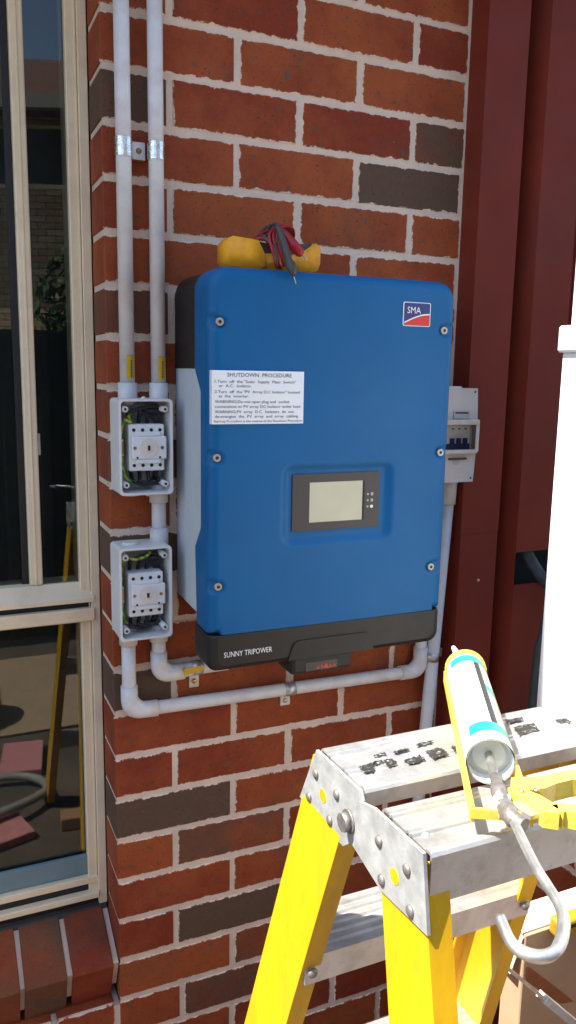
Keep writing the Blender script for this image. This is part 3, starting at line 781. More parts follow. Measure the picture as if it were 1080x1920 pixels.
# display
yd = IY + .0082
bm = NB(); x0, x1, z0, z1 = .2675, .4352, zr(-.838), zr(-.7405)
loft(bm, rloop(x0, x1, z0, z1, .003, .003, yd + .003, 3), rloop(x0, x1, z0, z1, .003, .003, yd - .0018, 3)); dsp = ob('display_panel', bm, m_dgrey, inv)
bm = NB(); box(bm, .2992, .4012, yd - .0024, yd - .0015, zr(-.8238), zr(-.7550)); ob('screen', bm, m_lcd, dsp)
bm = NB(); box(bm, .4013, .4052, yd - .0026, yd - .0015, zr(-.8238), zr(-.7550)); ob('screen_shadow_gap', bm, m_hole, dsp)
for k, zz in enumerate((-.7795, -.7905, -.8015)):
    bm = NB(); cyl(bm, (.4125, yd - .0015, zr(zz)), (.4125, yd - .0024, zr(zz)), .0019, 10); ob('indicator_light', bm, m_lgrey, dsp)
    bm = NB()
    if k < 2: box(bm, .4185, .4230, yd - .0024, yd - .0015, zr(zz) - .0026, zr(zz) + .0026)
    else: cyl(bm, (.4205, yd - .0015, zr(zz)), (.4205, yd - .0024, zr(zz)), .0030, 12)
    ob('indicator_symbol', bm, m_lgrey if k < 2 else m_label, dsp)
# shutdown label
lx0, lx1 = .1215, .2805; lz1 = zr(-.5705); lz0 = zr(-.6545); yl = IY - .0004
lx0 = .1225
bm = NB(); box(bm, lx0, lx1, yl - .0016, yl + .010, lz0, lz1); lb = ob('instruction_label', bm, m_label, inv)
bm = NB(); W = lx1 - lx0; H = lz1 - lz0; yt = yl - .0020
LINES = [('SHUTDOWN  PROCEDURE', .16, .86, .115, .075), ('1.Turn  off  the "Solar  Supply  Main  Switch"', .03, .91, .23, .055), ('or  A.C.  Isolator.', .07, .42, .31, .055), ('2.Turn  off  the "PV  Array D.C Isolator" located', .03, .955, .42, .055),
         ('at  the  inverter.', .07, .39, .50, .055), ('WARNING:Do not open plug and  socket', .03, .84, .605, .058), ('connections or PV array DC Isolator under load.', .03, .97, .695, .055), ('WARNING:PV  array  D.C.  Isolators  do  not', .03, .89, .795, .058), ('de-energise  the  PV  array  and  array  cabling.', .03, .945, .88, .055), ('Start-up Procedure is the reverse of the Shutdown Procedure', .02, .985, .965, .045)]
for s, a, b_, zz, h in LINES: text_bm(bm, s, lx0 + W * a, lx0 + W * b_, lz1 - H * zz, H * h, yt)
ob('lettering', bm, m_print, lb)
# maker's badge
gx0, gx1, gz0, gz1 = .4655, .5205, zr(-.4900), zr(-.4498)
def gy(x): return IY + .0021 * ((x - cxm) / .22) ** 2 + (max(0, RE - (IX1 - x)) ** 2) / (2 * RE)
YG = gy(gx0) - .0012
bm = NB(); loft(bm, rloop(gx0, gx1, gz0, gz1, .003, .003, YG + .004, 4), rloop(gx0, gx1, gz0, gz1, .003, .003, YG, 4)); bdg = ob('maker_badge', bm, m_label, inv)
ix0, ix1, iz0, iz1 = gx0 + .0015, gx1 - .0015, gz0 + .0013, gz1 - .0013
bm = NB(); loft(bm, rloop(ix0, ix1, iz0, iz1, .0022, .0022, YG + .001, 4), rloop(ix0, ix1, iz0, iz1, .0022, .0022, YG - .0003, 4)); ob('badge_field', bm, m_logo_blue, bdg)
def curve_z(t): return iz0 + .0035 + (iz1 - iz0) * (.02 + .40 * math.sin(t * math.pi / 2))
def swoosh(a, off, mt, name, y):
    bm = NB(); N = 16
    up = [(ix0 + .0005 + (ix1 - ix0 - .001) * k / N, y, curve_z(k / N) + off) for k in range(N + 1)]
    dn = [(p[0], y, iz0 + .0006) for p in up]
    for k in range(N): bm.faces.new([bm.verts.new(q) for q in (dn[k], dn[k + 1], up[k + 1], up[k])])
    ob(name, bm, mt, bdg)
swoosh(0, .0012, m_label, 'badge_line', YG - .0006); swoosh(0, -.0012, m_logo_red, 'badge_curve', YG - .0009)
bm = NB(); text_bm(bm, 'SMA', ix0 + .006, ix0 + .033, iz1 - .0175, .0115, YG - .0010); ob('lettering', bm, m_label, bdg)

# ================================================================== MULTIMETER on the inverter
ZM = IZ1 + .0005; ym0, ym1 = -.165, -.078
def mx_(u, v): return xz(u, v, ym0)
mm = thing('multimeter', 'yellow rubber-cased multimeter lying on top of the blue inverter', 'multimeter', (.22, -.12, ZM))
a = [mx_(*q) for q in [(410, 452), (414, 443), (480, 447), (489, 452), (496, 474), (520, 476), (556, 478), (575, 472), (597, 457), (606, 464), (605, 492), (590, 500)]]
zb = ZM
left_x = un(410, 455, 'Y', ym0 + .045).x
prof = [(left_x + .004, zb + .004), (left_x, zb + .016), (left_x, a[0][1]), (left_x + .006, a[1][1])] + a[2:11] + [(a[10][0] - .004, zb + .006), (a[10][0] - .03, zb), (left_x + .05, zb)]
xs_ = a[4][0]
zt_ = a[2][1]; pl = [(left_x + .006, zb + .003), (left_x, zb + .014), (left_x, zt_ - .008), (left_x + .008, zt_ + .001), (a[3][0] - .004, zt_ - .002), (a[4][0], a[4][1]), (a[4][0] + .002, zb + .006), (a[4][0] - .010, zb)]
bm = NB(); prism(bm, [(x, ym0, z) for x, z in pl], (0, .052, 0)); bevel_all(bm, .0036, 3, 30); ob('holster_end', bm, m_yrubber, mm, True)
pr2 = [(xs_ - .02, zb + .001), (xs_ - .02, a[4][1] - .002)] + [(x, z + .002) for x, z in a[5:9]] + a[9:11] + [(a[10][0] - .004, zb + .006), (a[10][0] - .03, zb)]
bm = NB(); prism(bm, [(x, ym0 + .009, z) for x, z in pr2], (0, ym1 - ym0 - .012, 0)); bevel_all(bm, .004, 3, 20); ob('holster', bm, m_yrubber, mm, True)
c0 = mx_(492, 452); c1 = mx_(597, 456)
bm = NB(); prism(bm, [(c0[0] - .004, ym0 + .016, zb + .010), (c0[0] - .004, ym0 + .016, c0[1] + .002), (c0[0] + .04, ym0 + .016, c0[1] - .003), (c1[0] - .004, ym0 + .016, c1[1] + .003), (c1[0] - .008, ym0 + .016, zb + .012)], (0, ym1 - ym0 - .026, 0)); bevel_all(bm, .003, 2, 20); ob('meter_face', bm, m_meter, mm)
bm = NB(); cyl(bm, (c0[0] + .045, (ym0 + ym1) / 2, c0[1] - .012), (c0[0] + .045, (ym0 + ym1) / 2, c0[1] + .004), .016, 24); ob('selector_dial', bm, m_black, mm)
# test leads wound round it
def mp(u, v, y): q = un(u, v, 'Y', y); return q
def lead(name, label, mt, path, r, probe, tip):
    t = thing(name, label, 'test lead', path[0])
    bm = NB(); tube(bm, smooth_path(path, 8), r, 8); ob('wire', bm, mt, t)
    bm = NB(); tube(bm, [p for p, _ in probe], [q for _, q in probe], 12); ob('probe_handle', bm, mt, t)
    bm = NB(); tube(bm, tip, [.0011, .0008], 8); ob('probe_tip', bm, m_steel, t)
yf = ym0 - .004
wr = []
for k in range(3):
    u0 = 525 - 7 * k
    wr += [mp(u0 + 8, 500, yf + .001), mp(u0 + 3, 480, yf - .002 - .001 * k), mp(u0 - 6, 445 - 2 * k, yf + .004), mp(u0 - 4 + 6 * k, 430 - 3 * k, yf + .02), mp(u0 + 14, 424 - k, yf + .05), mp(u0 + 26, 436, yf + .085), mp(u0 + 20, 470, yf + .10), mp(u0 + 14, 492, yf + .09), mp(u0 + 10, 502, yf + .05)]
for p in wr: p.z = max(p.z, ZM + .003)
lead('red_test_lead', 'dark red test lead wound round the multimeter', m_redlead, wr + [mp(500, 452, yf + .01), mp(478, 446, yf + .02), mp(515, 428, yf + .03), mp(530, 430, yf + .01)], .0026,
     [(mp(523, 428, yf + .012), .003), (mp(531, 437, yf + .004), .0075), (mp(548, 458, yf - .004), .0092), (mp(563, 474, yf - .009), .0080), (mp(567, 478, yf - .010), .0045)], [mp(566, 477, yf - .010), mp(576, 489, yf - .013)])
wb = []
for k in range(2):
    u0 = 540 - 14 * k
    wb += [mp(u0 - 6, 498, yf - .001), mp(u0 - 10, 470, yf - .004), mp(u0 - 30, 442 + 3 * k, yf + .008), mp(u0 - 40, 440, yf + .03), mp(u0 - 20, 424, yf + .06), mp(u0 + 8, 440, yf + .09), mp(u0 + 4, 480, yf + .10), mp(u0, 502, yf + .05)]
for p in wb: p.z = max(p.z, ZM + .003)
lead('black_test_lead', 'black test lead on the multimeter, probe hanging over the inverter edge', m_meter, wb + [mp(505, 430, yf + .02), mp(516, 420, yf + .012), mp(520, 424, yf)], .0026,
     [(mp(518, 421, yf - .002), .0030), (mp(524, 432, yf - .006), .0055), (mp(534, 462, yf - .018), .0058), (mp(541, 488, yf - .034), .0062), (mp(545, 498, yf - .040), .0085), (mp(549, 507, yf - .043), .0075), (mp(551, 517, yf - .046), .003)], [mp(550, 515, yf - .046), mp(555, 532, yf - .050)])

# ================================================================== BREAKER BOX
YA = -.088
ab = thing('breaker_box', 'grey weatherproof breaker box half hidden behind the inverter edge', 'breaker box', (.68, 0, zr(-.79)))
zt, zb_ = zr(-.5965), zr(-.7830); xr = .7150
bm = NB(); box(bm, .60, .700, -.060, .0005, zb_ + .004, zt + .003, .003); ob('back_case', bm, m_boxgrey, ab)
def rprof(k): return xr + .004 * math.sin(math.pi * k)
lp = [(.60, YA, zb_), (.60, YA, zt)] + [(rprof(1 - k / 10), YA, zt + (zb_ - zt) * k / 10) for k in range(11)]
m_abox = mat('breaker_box_plastic', (.54, .48, .44), .5, var=.06)
bm = NB(); prism(bm, lp, (0, .028, 0)); bevel_all(bm, .004, 2, 40); ob('front_cover', bm, m_abox, ab)
for zz in (zt - .007, zb_ + .008):
    bm = NB(); cyl(bm, (xr - .006, YA + .001, zz), (xr - .006, YA - .0006, zz), .0024, 10); ob('cover_screw', bm, m_meter, ab)
def abx(u): return un(u, 800, 'Y', YA).x
wz1, wz0 = un(860, 786, 'Y', YA).z, un(860, 850, 'Y', YA).z
bm = NB(); box(bm, .62, abx(879), YA - .004, YA + .002, wz0 + .012, wz1 - .012); brk = ob('breaker', bm, m_switch, ab)
bm = NB(); box(bm, .62, abx(879), YA - .0052, YA - .0035, wz0 + .006, wz0 + .020); ob('breaker_base', bm, m_logo_blue, brk)
for k in range(3):
    u = 846 + 12 * k
    zk = (wz0 + wz1) / 2 - .004
    bm = NB(); box(bm, abx(u - 4), abx(u + 3.5), YA - .009, YA - .0035, zk - .010, zk + .001, .0008); ob('toggle', bm, m_logo_blue, brk)
    bm = NB(); box(bm, abx(u - 1), abx(u + 3), YA - .0045, YA - .0038, zk + .018, zk + .0205); ob('breaker_mark', bm, m_hole, brk)
# clear hinged window: frame bars and a pane
bm = NB()
xw1 = abx(892)
box(bm, .62, xw1, YA - .014, YA, wz1 - .011, wz1, .0025, 2); box(bm, .62, xw1 - .002, YA - .014, YA, wz0, wz0 + .009, .0025, 2)
box(bm, xw1 - .009, xw1, YA - .0142, YA, wz0 + .003, wz1 - .003, .0025, 2); wf = ob('window_frame', bm, mat('clear_window_frame', (.55, .48, .42), .2, var=.1, vs=60), ab)
bm = NB(); bm.faces.new([bm.verts.new(q) for q in ((.62, YA - .013, wz0 + .008), (xw1 - .0085, YA - .013, wz0 + .008), (xw1 - .0085, YA - .013, wz1 - .010), (.62, YA - .013, wz1 - .010))]); ob('window_pane', bm, m_clear, wf)
zk = un(860, 777, 'Y', YA).z
bm = NB(); box(bm, abx(848), abx(879), YA - .003, YA + .001, zk - .009, zk + .007, .001); ob('hinge', bm, m_lgrey, ab)
bm = NB(); box(bm, abx(851), abx(875), YA - .0035, YA - .0028, zk + .0015, zk + .0045); ob('hinge_slot', bm, m_hole, ab)
zk = un(858, 866, 'Y', YA).z
bm = NB(); t = [(abx(858) + .0095 * math.cos(math.radians(180 + 180 * k / 12)), YA - .0008, zk + .004 + .0105 * math.sin(math.radians(180 + 180 * k / 12))) for k in range(13)]; prism(bm, t, (0, .0006, 0)); ob('finger_notch', bm, m_lgrey, ab)
bm = NB(); box(bm, abx(843), abx(876), YA - .006, YA, zk + .0045, zk + .0085, .001); ob('window_catch', bm, m_meter, ab)

# ================================================================== LADDER
XL, XRt = .0975, .408; ZC = zr(-.9845)
lad = thing('step_ladder', 'yellow fibreglass double-sided step ladder with worn aluminium top', 'ladder', (.25, -.76, 0))
SX, SY = .061, .30
def leg(side, front):
    xo = XL if side < 0 else XRt - .002
    z_t, z_b = zr(-1.0), .022
    def sec(z):
        d = z_t - z; x = xo + side * SX * d
        if front: ya, yb_ = -.785 - SY * d, -.866 - SY * d
        else: ya, yb_ = -.612 + SY * d - .03, -.735 + SY * d + .030 - .005
        if not front: ya, yb_ = -.640 + SY * d, -.7335 + SY * d
        i = -side; t = .0045; fl = .025
        return [(x, ya, z), (x + i * fl, ya, z), (x + i * fl, ya - t, z), (x + i * t, ya - t, z), (x + i * t, yb_ + t, z), (x + i * fl, yb_ + t, z), (x + i * fl, yb_, z), (x, yb_, z)]
    bm = NB(); loft(bm, sec(z_t), sec(z_b)); bevel_all(bm, .0015, 1, 60)
    o = ob('leg', bm, m_fibre, lad)
    s = sec(z_b + .03); f = sec(0.0)
    bm = NB()
    xs = [p[0] for p in f]; ys = [p[1] for p in f]
    box(bm, min(xs) - .003, max(xs) + .003, min(ys) - .003, max(ys) + .003, 0, .05, .004); ob('rubber_foot', bm, m_rubber, o)
    return sec
legs = {(s, f): leg(s, f) for s in (-1, 1) for f in (True, False)}
# caps: ribbed extrusions
def cap(y0, y1, skirt_f, skirt_b):
    bm = NB(); x0, x1 = XL + .0025, XRt - .0025; z = ZC
    # profile along y from back to front with low ribs and grooves
    prof = [(y0, z - skirt_b), (y0, z - .004), (y0 - .003, z - .001)]
    N = 5; wdt = (y1 - y0)
    for (a, b_, h) in ((.06, .14, 0), (.15, .18, -.0016), (.19, .22, .0), (.235, .50, -.0022), (.52, .545, 0.0), (.56, .585, -.0016), (.60, .625, 0.0), (.64, .88, -.0022), (.90, .96, 0)):
        prof += [(y0 + wdt * a, z + h), (y0 + wdt * b_, z + h)]
    prof += [(y1 + .002, z - .001), (y1, z - .004), (y1, z - skirt_f)]
    inner = [(min(max(p[0], y1 + .0025), y0 - .0025), p[1] - (.003 if 0 < k < len(prof) - 1 else 0)) for k, p in enumerate(prof)]
    lp = [(x0, a, c) for a, c in prof] + [(x0, a, c) for a, c in inner[::-1]]
    prism(bm, lp, (x1 - x0, 0, 0)); return bm
cap_r = ob('top_cap', cap(-.6545, -.7560, .020, .050), m_alu, lad)
cap_f = ob('top_cap', cap(-.7890, -.8735, .050, .020), m_alu, lad)
# end plates
def yz(u, v): p = un(u, v, 'X', XL); return p.y, p.z
RP_ = [yz(*q) for q in [(598, 1405), (681, 1482), (685, 1502), (668, 1577), (648, 1585), (567, 1493)]]
FP_ = [yz(*q) for q in [(683, 1500), (712, 1513), (805, 1598), (813, 1752), (724, 1666), (668, 1577), (664, 1538)]]
for side, xx in ((-1, XL - .0035), (1, XRt)):
    bm = NB(); prism(bm, [(xx, a, b_) for a, b_ in RP_], (.0034, 0, 0)); bevel_all(bm, .0008, 1, 60); pr_ = ob('end_plate', bm, m_galv, lad)
    xx2 = xx - .003 * (1 if side < 0 else -1)
    bm = NB(); prism(bm, [(xx2, a, b_) for a, b_ in FP_], (.0034, 0, 0)); bevel_all(bm, .0008, 1, 60); pf_ = ob('end_plate', bm, m_galv, lad)
    nx = -1 if side < 0 else 1
    for par, L_, x_s in ((pr_, [(598, 1450), (585, 1493), (637, 1489), (624, 1537)], xx if side < 0 else xx + .0034), (pf_, [(722, 1575), (775, 1628), (727, 1647), (781, 1705)], xx2 if side < 0 else xx2 + .0034)):
        for q in L_:
            a, b_ = yz(*q); bm = NB(); dome(bm, (x_s, a, b_), (nx, 0, 0), .0062, .0035, 14); ob('rivet', bm, m_bolt, par, True)
        hq = (611, 1491) if par is pr_ else (751, 1640)
        a, b_ = yz(*hq); bm = NB(); cyl(bm, (x_s - nx * .001, a, b_), (x_s + nx * .0004, a, b_), .0078, 16); ob('plate_hole', bm, m_fibre, par)
    a, b_ = yz(665, 1537); x_s = xx2 if side < 0 else xx2 + .0034
    bm = NB(); cyl(bm, (x_s, a, b_), (x_s + nx * .002, a, b_), .0125, 20); cyl(bm, (x_s + nx * .002, a, b_), (x_s + nx * .009, a, b_), .0100, 8); ob('hinge_bolt', bm, m_bolt, lad)
# small rivets and worn print on the caps
for u, v in [(633, 1417), (676, 1457), (797, 1563), (1010, 1400)]:
    p = un(u, v, 'Z', -.986); bm = NB(); dome(bm, (p.x, p.y, ZC - .003), (0, 0, 1), .0045, .003, 12); ob('cap_rivet', bm, m_galv, lad, True)
wr_ = random.Random(11)
def blot(bm, pxs, n=1):
    pts = [un(u, v, 'Z', -.986) for u, v in pxs]
    # ragged outline
    out = []
    for k in range(len(pts)):
        a, b_ = pts[k], pts[(k + 1) % len(pts)]
        for t in range(7):
            q = a.lerp(b_, t / 7); out.append((q.x + wr_.uniform(-.0016, .0016), q.y + wr_.uniform(-.0016, .0016)))
    vs = [bm.verts.new((x, y, ZC + .0003)) for x, y in out]; bm.faces.new(vs)
for q in [[(672, 1440), (700, 1432), (704, 1444), (698, 1450), (684, 1452)], [(700, 1432), (718, 1428), (722, 1434), (704, 1440)], [(718, 1428), (735, 1424), (746, 1436), (728, 1442)],
          [(758, 1428), (782, 1420), (786, 1416), (798, 1428), (766, 1436)], [(796, 1410), (828, 1404), (842, 1418), (812, 1426)], [(845, 1402), (862, 1398), (868, 1408), (850, 1412)],
          [(738, 1412), (768, 1404), (768, 1408), (740, 1416)], [(700, 1418), (722, 1413), (722, 1417), (702, 1421)], [(780, 1398), (810, 1391), (810, 1395), (782, 1402)],
          [(700, 1430), (714, 1427), (714, 1430), (702, 1433)], [(962, 1366), (1000, 1358), (1012, 1372), (975, 1384)], [(948, 1352), (978, 1346), (982, 1352), (955, 1358)], [(1040, 1352), (1062, 1349), (1072, 1357), (1052, 1360)]]:
    bm = NB(); blot(bm, q); ob('worn_mark', bm, m_worn, cap_r)
# treads
def tread(z, front):
    s = legs[(-1, front)](z); s2 = legs[(1, front)](z)
    xa_, xb_ = s[0][0] + .004, s2[0][0] - .004; ya, yb_ = s[0][1] - .004, s[7][1] + .004
    bm = NB(); t = .003
    prof = [(ya, z - .035), (ya, z)]
    for k in range(1, 6):
        q = ya + (yb_ - ya) * k / 6; prof += [(q + .004, z), (q + .002, z - .003), (q - .002, z - .003), (q - .004, z)]
    prof += [(yb_, z), (yb_, z - .035)]
    inner = [(min(max(a, yb_ + t), ya - t), c - (t + .002 if 0 < k < len(prof) - 1 else 0)) for k, (a, c) in enumerate(prof)]
    prism(bm, [(xa_, a, c) for a, c in prof] + [(xa_, a, c) for a, c in inner[::-1]], (xb_ - xa_, 0, 0)); o = ob('tread', bm, m_alu, lad)
    for xx, nx in ((s[7][0], -1), (s2[7][0], 1)):
        bm = NB(); dome(bm, (xx - nx * .012, yb_ - .0035, z - .018), (0, -1, 0), .0065, .004, 12); ob('tread_rivet', bm, m_bolt, o, True)
for z in (zr(-1.248), zr(-1.552), zr(-1.856)):
    for f in (True, False): tread(z, f)

# ================================================================== CAULKING GUN + CARTRIDGE
zg = zr(-.955)
gb = un(920, 1428, 'Z', -.955); gt_ = un(873, 1256, 'Z', -.955)
axv = (gt_ - gb).normalized(); side_v = Vector((axv.y, -axv.x, 0)); upv = Vector((0, 0, 1))
LEN = (gt_ - gb).length
def GP(a, s, h=0): return gb + axv * a + side_v * s + upv * h
RCt = .0245
cart = thing('sealant_cartridge', 'white sealant cartridge with cyan bands lying in the caulking gun', 'cartridge', gb)
bm = NB(); SEG = 64; rows = [0, .004, .02] + [.02 + k * (LEN - .03) / 20 for k in range(1, 21)] + [LEN - .004, LEN]
prev = None
for a in rows:
    ring = [bm.verts.new(GP(a, RCt * math.cos(2 * math.pi * k / SEG), RCt * math.sin(2 * math.pi * k / SEG))) for k in range(SEG)]
    if prev:
        for k in range(SEG):
            f = bm.faces.new((prev[1][k], prev[1][(k + 1) % SEG], ring[(k + 1) % SEG], ring[k])); f.smooth = True
            ang = math.degrees(2 * math.pi * (k + .5) / SEG); fr = (a + prev[0]) / 2 / LEN   # 0 = camera's right side, 90 = top
            mi = 0
            if ang > 270: ang -= 360
            if .085 < fr < .16 and -90 < ang < 140: mi = 1 if ang > 74 else 2
            elif .865 < fr < .955 and -90 < ang < 150: mi = 1 if ang > 92 else 2
            elif .16 <= fr <= .865:
                if 62 < ang < 76: mi = 3
                elif -90 < ang <= 62: mi = 2 if .50 < fr < .60 else 4
                if .60 <= fr <= .82 and 26 < ang <= 56: mi = 0
            f.material_index = mi
    prev = (a, ring)
fr_ = bm.faces.new(prev[1]); fr_.material_index = 0
# inside of the open back end
r2 = RCt - .0014; prev = None
for a in (0, .008, .030):
    ring = [bm.verts.new(GP(a, r2 * math.cos(2 * math.pi * k / SEG), r2 * math.sin(2 * math.pi * k / SEG))) for k in range(SEG)]
    if prev:
        for k in range(SEG): bm.faces.new((prev[(k + 1) % SEG], prev[k], ring[k], ring[(k + 1) % SEG])).smooth = True
    prev = ring
bo = ob('tube_body', bm, [m_cart, m_cyan, m_green, m_print, m_lgrey], cart)
bm = NB(); tube(bm, [GP(.018, 0), GP(.026, 0)], RCt - .0016, 40); tube(bm, [GP(.015, 0), GP(.020, 0)], .017, 32); ob('piston', bm, m_plunger, cart)
nz1 = un(850, 1214, 'Z', -.945)
bm = NB(); tube(bm, [GP(LEN, 0), GP(LEN + .006, 0), GP(LEN + .008, 0)], [.012, .011, .009], 20)
n0 = GP(LEN + .006, 0); tube(bm, [n0, n0.lerp(nz1, .5), nz1], [.0085, .006, .0030], 16); ob('nozzle', bm, m_cart, cart)
gun = thing('caulking_gun', 'yellow caulking gun with long steel hook rod lying on the ladder top', 'caulking gun', GP(-.06, 0, -.025))
bm = NB()
for s in (-1, 1):
    t = NB()
    P4 = [GP(-.085, s * .0250, -.018), GP(LEN + .002, s * .0250, -.018), GP(LEN + .002, s * .0250, -.004), GP(-.085, s * .0250, -.002)]
    prism(t, P4, side_v * (s * .0030)); merge(bm, t)
t = NB()
N = 18
ring_o = [GP(LEN + .0005, .0268 * math.cos(math.pi * 2 * k / N), .0268 * math.sin(math.pi * 2 * k / N)) for k in range(N)]
ob('side_rail', bm, m_gun, gun)
bm = NB(); 
for k in range(28):
    a0, a1 = 2 * math.pi * k / 28, 2 * math.pi * (k + 1) / 28
    def rp(rad, aa, a): return GP(a, rad * math.cos(aa), rad * math.sin(aa))
    q = [rp(.0248, a0, LEN - .006), rp(.0268, a0, LEN - .006), rp(.0268, a0, LEN + .004), rp(.0100, a0, LEN + .0042)]
    q1 = [rp(.0248, a1, LEN - .006), rp(.0268, a1, LEN - .006), rp(.0268, a1, LEN + .004), rp(.0100, a1, LEN + .0042)]
    for c in range(3): bm.faces.new([bm.verts.new(x) for x in (q[c], q[c + 1], q1[c + 1], q1[c])])
bmesh.ops.remove_doubles(bm, verts=bm.verts[:], dist=1e-5); ob('front_ring', bm, m_gun, gun)
bm = NB(); t = NB()
prism(t, [GP(-.085, -.0295, -.012), GP(-.085, .0295, -.012), GP(-.085, .0295, -.003), GP(-.085, -.0295, -.003)], axv * -.004); merge(bm, t)
ob('rear_plate', bm, m_gun, gun)
bm = NB(); tube(bm, [GP(-.03, 0), GP(-.05, 0), GP(-.054, 0), GP(-.085, 0)], [.005, .006, .0075, .0075], 16); ob('rod_collar', bm, m_bolt, gun)
# body casting
bm = NB(); tube(bm, smooth_path([GP(-.060, .0), GP(-.085, .002), GP(-.105, .006), GP(-.115, .014)], 4), [.0065] * 4 + [.0080] * 5 + [.0065] * 4, 14); ob('body_casting', bm, m_bolt, gun)
# rod with hook
h0 = GP(.02, 0); 
hk = [un(1050, 1700, 'Z', -.955), un(1056, 1745, 'Z', -.955), un(1040, 1785, 'Z', -.955), un(1003, 1793, 'Z', -.955), un(962, 1772, 'Z', -.955), un(938, 1722, 'Z', -.953)]
rodp = [h0, GP(-.06, 0), un(950, 1510, 'Z', -.955), un(1002, 1620, 'Z', -.955)]
pts = rodp[:2] + smooth_path([rodp[2], rodp[3]] + hk, 7)
bm = NB(); tube(bm, pts, .0046, 6); o = ob('hook_rod', bm, m_zinc, gun)
# handle and trigger, lying flat
def strip(px, wid, z, hgt, mt, name):
    c = [un(u, v, 'Z', z) for u, v in px]; bm = NB(); L_, R_ = [], []
    for k, p in enumerate(c):
        d = (c[min(k + 1, len(c) - 1)] - c[max(k - 1, 0)]).normalized(); nrm = Vector((-d.y, d.x, 0)); wk = wid[k] if isinstance(wid, list) else wid
        L_.append(p + nrm * wk); R_.append(p - nrm * wk)
    lp = L_ + R_[::-1]
    prism(bm, [(p.x, p.y, p.z - hgt / 2) for p in lp], (0, 0, hgt)); bevel_all(bm, .0022, 2, 25); return ob(name, bm, mt, gun)
strip([(960, 1484), (985, 1486), (1005, 1484), (1030, 1478), (1060, 1470), (1100, 1466), (1150, 1470), (1200, 1480)], [.010, .011, .011, .008, .0085, .010, .010, .009], -.958, .018, m_gun, 'handle')
strip([(952, 1497), (975, 1500), (1000, 1510), (1030, 1530), (1046, 1532)], [.006, .007, .008, .009, .008], -.958, .016, m_gun, 'trigger')
strip([(1044, 1532), (1056, 1528), (1090, 1535), (1150, 1545)], [.007, .007, .007, .006], -.958, .016, m_gun, 'trigger')
strip([(955, 1500), (985, 1520), (1003, 1532)], [.005, .0065, .005], -.958, .004, m_zinc, 'thumb_release')
strip([(925, 1505), (940, 1510), (957, 1512)], [.008, .010, .008], -.957, .014, m_lgrey, 'pivot_block')
for q in ((979, 1480), (1006, 1479)):
    p = un(*q, 'Z', -.948); bm = NB(); dome(bm, (p.x, p.y, zr(-.9495)), (0, 0, 1), .0032, .002, 10); ob('pivot_pin', bm, m_steel, gun)

# ================================================================== things at the foot of the low wall
cb = thing('cardboard_box', 'flat brown cardboard carton standing on edge behind the ladder hook', 'box', (.65, -.445, 0))
bx0, bx1, by0, by1, bzt = .588, .820, -.470, -.418, .655
bm = NB(); box(bm, bx0, bx1, by0, by1, 0, bzt, .002); ob('carton_body', bm, m_card, cb)
bm = NB(); box(bm, bx0 - .002, bx1, by0 + .004, by1 + .012, bzt + .0005, bzt + .0035); ob('flap', bm, m_cardlit, cb)
bm = NB(); prism(bm, [(bx0 - .001, by0 + .002, bzt - .005), (bx0 - .001, by1 - .002, bzt - .005), (bx0 - .016, by1 - .012, bzt - .075), (bx0 - .016, by0 + .010, bzt - .075)], (-.002, 0, 0)); ob('flap', bm, m_cardlit, cb)
q = un(998, 1828, 'Y', by0)
bm = NB(); prism(bm, [(q.x - .016, by0 - .0004, q.z + .020), (q.x - .008, by0 - .0004, q.z + .018), (q.x + .10, by0 - .0004, q.z - .085), (q.x + .07, by0 - .0004, q.z - .080), (q.x - .014, by0 - .0004, q.z - .006)], (0, -.0004, 0)); ob('printed_mark', bm, mat('orange_print', (.26, .09, .03), .6), cb)
lv0 = un(937, 1803, 'Y', -.56); lv1 = un(1085, 1925, 'Y', -.56)
lev = thing('steel_strap', 'flat galvanised steel strap leaning from the ladder leg across the carton', 'strap', lv0)
d = (lv1 - lv0).normalized(); nn = Vector((0, 0, 1)).cross(d).normalized(); up_ = d.cross(nn)
def bar(a, b_, w1, w2, mt, nm, par):
    bm = NB(); A = [a + nn * sx_ * w1 + up_ * sz_ * w2 for sx_, sz_ in ((-1, -1), (1, -1), (1, 1), (-1, 1))]; B_ = [b_ + nn * sx_ * w1 + up_ * sz_ * w2 for sx_, sz_ in ((-1, -1), (1, -1), (1, 1), (-1, 1))]
    loft(bm, A, B_); return ob(nm, bm, mt, par)
bar(lv0 - d * .03, lv1 + d * .285, .0065, .0022, m_zinc, 'strap', lev)
bar(lv0.lerp(lv1, .52), lv1 + d * .20, .010, .006, m_galv, 'sleeve', lev)
tp = un(1055, 1732, 'Y', by0 - .012)
ta = thing('tape_measure', 'yellow and black tape measure clipped to the carton edge', 'tape measure', tp)
m_tape = mat('shade_darkened_yellow', (.34, .22, .012), .5, var=.2, vs=40)  # yellow darkened so the case reads as shaded
bm = NB(); box(bm, tp.x - .020, tp.x + .040, by0 - .026, by0 + .0005, tp.z - .018, tp.z + .014, .006, 3); ob('case', bm, m_tape, ta)
bm = NB(); box(bm, tp.x - .006, tp.x + .041, by0 - .0268, by0 - .004, tp.z - .002, tp.z + .008, .002); ob('grip', bm, m_black, ta)

